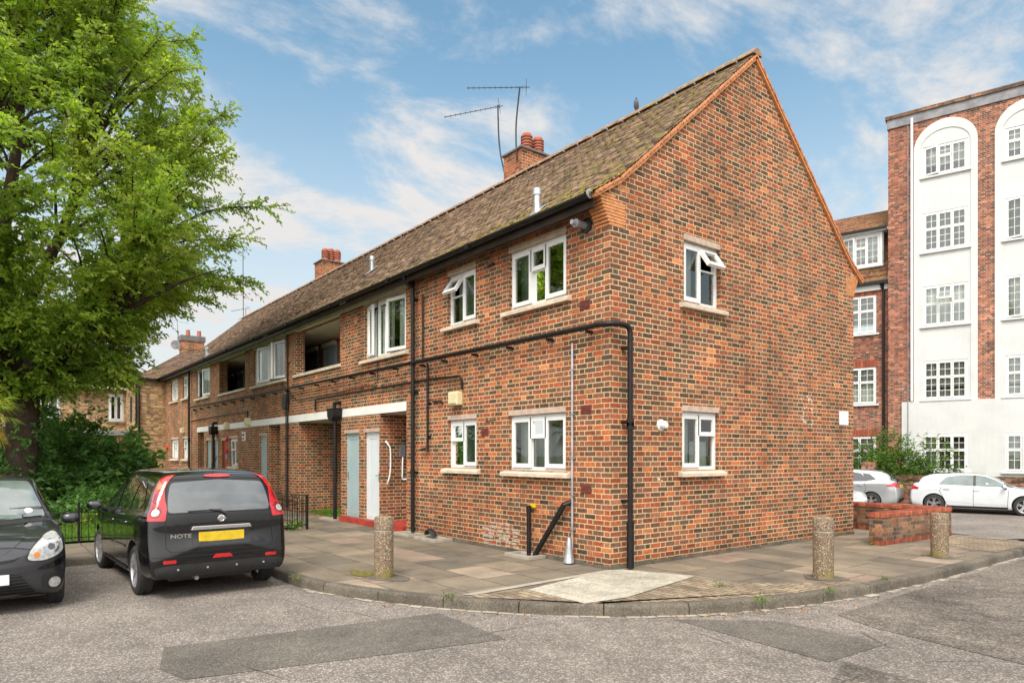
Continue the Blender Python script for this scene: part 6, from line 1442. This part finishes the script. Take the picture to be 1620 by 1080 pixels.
for sg in (-1, 1):
    hl = K2.drape('headlight', smooth_poly([(sg * .425, .585), (sg * .46, .69), (sg * .58, .80), (sg * .685, .835), (sg * .735, .76), (sg * .745, .66), (sg * .68, .60), (sg * .56, .565)], 4), 'x', 'clear_lens', sgn=1, off=.010, step=.03)
    rim_ = MB(); K2.drape('', smooth_poly([(sg * .405, .58), (sg * .45, .70), (sg * .575, .815), (sg * .70, .86), (sg * .76, .77), (sg * .765, .65), (sg * .69, .585), (sg * .56, .548)], 4), 'x', None, .005, sgn=1, build=False, mb=rim_, step=.03); rim_.build('surround', 'plastic', hl, smooth=True)
    for (y, z, rr, mt) in ((.635, .70, .078, 'chrome'), (.635, .70, .055, 'clear_lens'), (.635, .70, .034, 'lens_dark'), (.50, .628, .030, 'amber')):
        if mt == 'lens_dark': M.setdefault('lens_dark', plain('dark_lamp_centre', (.10, .10, .10), .15, coat=1))
        K2.drape('lens', [(sg * y + rr * math.cos(t), z + rr * math.sin(t)) for t in [2 * math.pi * i / 16 for i in range(16)]], 'x', mt, .012 + .002 * (.09 - rr) * 20, parent=hl, sgn=1, step=.03)
    K2.drape('bumper_strip', rpoly([(sg * .50, .475), (sg * .56, .50), (sg * .775, .585), (sg * .785, .56), (sg * .72, .50), (sg * .60, .465)], .012), 'x', 'black_paint', sgn=1, off=.010)
    fg = K2.drape('fog_recess', smooth_poly([(sg * .56, .40), (sg * .66, .42), (sg * .745, .40), (sg * .745, .27), (sg * .66, .235), (sg * .56, .27)], 3), 'x', 'plastic', sgn=1, off=.004)
    K2.drape('fog_light', [(sg * .665 + .058 * math.cos(t), .31 + .058 * math.sin(t)) for t in [2 * math.pi * i / 16 for i in range(16)]], 'x', 'clear_lens', sgn=1, off=.012, parent=fg)
    K2.drape('side_window', rpoly([(.72, .93), (-.25, .96), (-.25, 1.34), (.22, 1.29)], .04), 'y', 'car_glass', sgn=sg, off=.005); K2.drape('side_window', rpoly([(-.33, .965), (-1.2, 1.0), (-1.1, 1.3), (-.33, 1.34)], .05), 'y', 'car_glass', sgn=sg, off=.005)
    mirror_pt(sg, .62, .905, .93, c2, 'grey_paint'); handles(K2, [(-.15, .78)], sg, 'grey_paint')
    K2.drape('upper_grille', rpoly([(sg * .02, .572), (sg * .30, .60), (sg * .36, .625), (sg * .30, .575), (sg * .02, .535)], .01), 'x', 'gap', sgn=1, off=.006)
K2.drape('lower_grille', rpoly([(-.50, .21), (-.36, .43), (-.25, .45), (.25, .45), (.36, .43), (.50, .21), (0, .17)], .03), 'x', 'gap', sgn=1, off=.004)
for i in range(7):
    z = .225 + .033 * i; hw = .49 - .022 * i; k = MB(); K2.line([(-hw, z), (hw, z)], .012, 'x', 1, off=.012, mb=k); k.build('grille_bar', 'plastic', c2)
K2.drape('bumper_lip', rpoly([(-.60, .175), (-.50, .20), (0, .155), (.50, .20), (.60, .175), (.45, .15), (0, .12), (-.45, .15)], .01), 'x', 'alloy', sgn=1, off=.012)
xf = K2.bvh.ray_cast(Vector((6, 0, .38)), Vector((-1, 0, 0)))[0].x; MB().box(xf - .01, xf + .018, -.26, .26, .335, .445).build('number_plate', 'lamp_glass', c2, bevel=.004)
def fx(y, z): return K2.bvh.ray_cast(Vector((6, y, z)), Vector((-1, 0, 0)))[0].x + .018
k = MB(); k.tube([(fx(.60, .985), .60, .985), (fx(.2, .972), .2, .972), (fx(-.1, .965), -.1, .965)], .007, 6); k.tube([(fx(.1, .955), .1, .955), (fx(-.5, .985), -.5, .985)], .007, 6); k.build('wiper', 'plastic', c2)
K2.drape('tax_disc', [(.47 + .045 * math.cos(t), 1.05 + .03 * math.sin(t)) for t in [2 * math.pi * i / 14 for i in range(14)]], 'x', 'plate_white', sgn=1, off=.009)
for ax in (-1.17, 1.14):
    for sg in (1, -1): wheel(.28, .165, 7, 'single', c2, (ax, sg * .70, .28), sg < 0, 0)
MB().box(-1.4, 1.4, -.5, .5, .16, .26).build('underbody', 'plastic', c2)

# --- hatchbacks across the street
def hatch(loc, rz, paint_, lab, L_=4.03, W_=.87, H_=1.41, lampw=.20, black_roof=False, plate='plate_yellow', glass='car_glass_light', sp='split', rear_rake=1.0, ax=(-1.22, 1.34), tall=0):
    r_ = empty('parked_car', loc, rz); tag(r_, lab, 'car', 'cars parked along the kerbs'); h = L_ / 2
    def z(v): return v * H_ / 1.41
    sp_ = dict(xr=-h, xf=h, W=W_, rw=.315, arch=.35, arch_up=.015, axles=ax, Br=.16, Bf=.30, nr=3.0, nf=2.5, zcr=.70, zcf=.52, crown=.05,
        zb=[(-h, .28), (-h + .5, .20), (0, .17), (h - .5, .18), (h, .20)], zs=[(-h, z(.98)), (-1.0, z(.95)), (.3, z(.91)), (1.0, z(.88)), (1.4, .83), (h, .66)],
        zt=[(-h, z(1.0)), (-h + .20, z(1.12)), (-h + .45, z(1.27)), (-h + .75, z(1.36)), (-.7, z(1.40)), (-.4, z(1.41)), (-.1, z(1.405)), (.25, z(1.35)), (.6, z(1.20)), (1.05, z(.965)), (1.25, .92), (1.65, .85), (h, .72)],
        w=[(-h, .79), (-h + .5, .86), (-.5, .87), (1.2, .87), (h - .3, .83), (h, .70)], wr=[(-h, .50), (-1.2, .56), (-.3, .58), (.3, .57), (.8, .62), (1.2, .70), (h, .5)],
        tail=[(.2, .06), (.5, .0), (.75, .03), (1.0, .12), (1.4, .2)], nose=[(.2, .05), (.5, 0), (.8, .12)], wr_len=.5)
    q = Car(sp_, r_, paint_)
    for sg in (-1, 1):
        gp = MB()
        q.drape('side_window', rpoly([(.98, z(.93)), (.0, z(.955)), (.0, z(1.325)), (.25, z(1.29)), (.55, z(1.17))], .03), 'y', glass, sgn=sg, off=.005)
        q.drape('side_window', rpoly([(-.08, z(.958)), (-1.10, z(.99)), (-.86, z(1.25)), (-.4, z(1.325)), (-.08, z(1.325))], .04), 'y', glass, sgn=sg, off=.005)
        if tall: q.drape('side_window', rpoly([(-1.02, z(.99)), (-1.38, z(1.05)), (-1.15, z(1.23)), (-.90, z(1.27))], .04), 'y', glass, sgn=sg, off=.005)
        q.drape('pillar_trim', rpoly([(.0, z(.955)), (-.08, z(.957)), (-.08, z(1.325)), (.0, z(1.325))], .004), 'y', 'plastic', sgn=sg, off=.007)
        q.line([(.92, z(.9)), (.90, .6), (.88, .25)], .012, 'y', sg, mb=gp); q.line([(-.06, z(.94)), (-.07, .5), (-.05, .24)], .012, 'y', sg, mb=gp); q.line([(-.05, .24), (-.82, .26), (-.92, .5), (-1.05, .75), (-1.0, z(.97))], .012, 'y', sg, mb=gp); q.line([(.88, .25), (-.05, .24)], .01, 'y', sg, mb=gp); gp.build('panel_gap', 'gap', r_)
        q.drape('sill_trim', rpoly([(.90, .20), (.90, .27), (-.84, .27), (-.84, .20)], .01), 'y', 'plastic', sgn=sg, off=.006)
        k = MB(); q.line([(-.85, .42), (.1, .365), (.86, .36)], .02, 'y', sg, off=.008, mb=k); q.line([(-1.5, z(.78)), (-.5, z(.80)), (.9, z(.76))], .010, 'y', sg, off=.006, mb=k); k.build('crease', paint_, r_, smooth=True)
        lp = MB(); q.drape('', rpoly([(-h + .01, z(.83)), (-h + lampw + .1, z(.80)), (-h + lampw + .14, z(.87)), (-h + .1, z(.95)), (-h + .0, z(.94))], .02), 'y', None, .008, sgn=sg, build=False, mb=lp, step=.04)
        q.drape('', rpoly([(sg * .42, z(.80)), (sg * .80, z(.79)), (sg * .80, z(.95)), (sg * .5, z(.93))], .02), 'x', None, .010, sgn=-1, build=False, mb=lp, step=.04); lp.build('tail_light', 'tail_red', r_, smooth=True)
        q.drape('headlight', rpoly([(h - .45, .70), (h - .12, .60), (h - .10, .70), (h - .35, .80)], .02), 'y', 'clear_lens', sgn=sg, off=.006)
        handles(q, [(.02, z(.82)), (-.85, z(.85))], sg, paint_); mirror_pt(sg, .80, .98, z(.96), r_, paint_)
        for a_ in ax: wheel(.315, .205, 5, sp, r_, (a_, sg * (W_ - .115), .315), sg < 0, 0)
    q.drape('rear_window', rpoly([(-h + .12, -.50), (-h + .12, .50), (-h + .62, .46), (-h + .62, -.46)], .04), 'z', 'car_glass', off=.006)
    q.drape('windscreen', rpoly([(.35, -.50), (1.02, -.64), (1.08, 0), (1.02, .64), (.35, .50), (.30, 0)], .04), 'z', 'car_glass', off=.005)
    x_ = q.bvh.ray_cast(Vector((-6, 0, z(.80))), Vector((1, 0, 0)))[0].x; MB().box(x_ - .014, x_ + .02, -.26, .26, z(.80) - .06, z(.80) + .06).build('number_plate', plate, r_, bevel=.004)
    q.drape('lower_bumper', rpoly([(-.62, .27), (.62, .27), (.66, .42), (-.66, .42)], .03), 'x', 'plastic', sgn=-1, off=.005)
    if black_roof: q.drape('roof_panel', rpoly([(-1.25, -.44), (.22, -.50), (.30, 0), (.22, .50), (-1.25, .44)], .05), 'z', 'black_paint', off=.006)
    MB().prism([(-1.28, z(1.39)), (-1.14, z(1.40)), (-1.22, z(1.45)), (-1.26, z(1.45))], -.02, .02, 'y').build('roof_aerial', 'black_paint', r_, bevel=.004)
    return r_
zr_ = -.43
p_ = FT @ Vector((.095 + 1.22, -3.98, 0)); hatch((p_.x, p_.y, zr_), FA, 'white_paint', 'white hatchback with a black roof parked across the street, cut by the right frame edge', black_roof=True)
p_ = FT @ Vector((-1.80 - 1.22 - .1, -3.98, 0)); hatch((p_.x, p_.y, zr_), FA + math.pi, 'silver_paint', 'silver hatchback half hidden behind the gable wall', H_=1.50, L_=4.3, glass='car_glass', tall=1, lampw=.3)
F_ = Vector((math.cos(R(142.1)), math.sin(R(142.1)))); 
hatch((-4.70, 13.06, zroad(0, 13)), FA, 'white_paint', 'white car of which only the bonnet shows past the gable wall', L_=4.0, glass='car_glass')
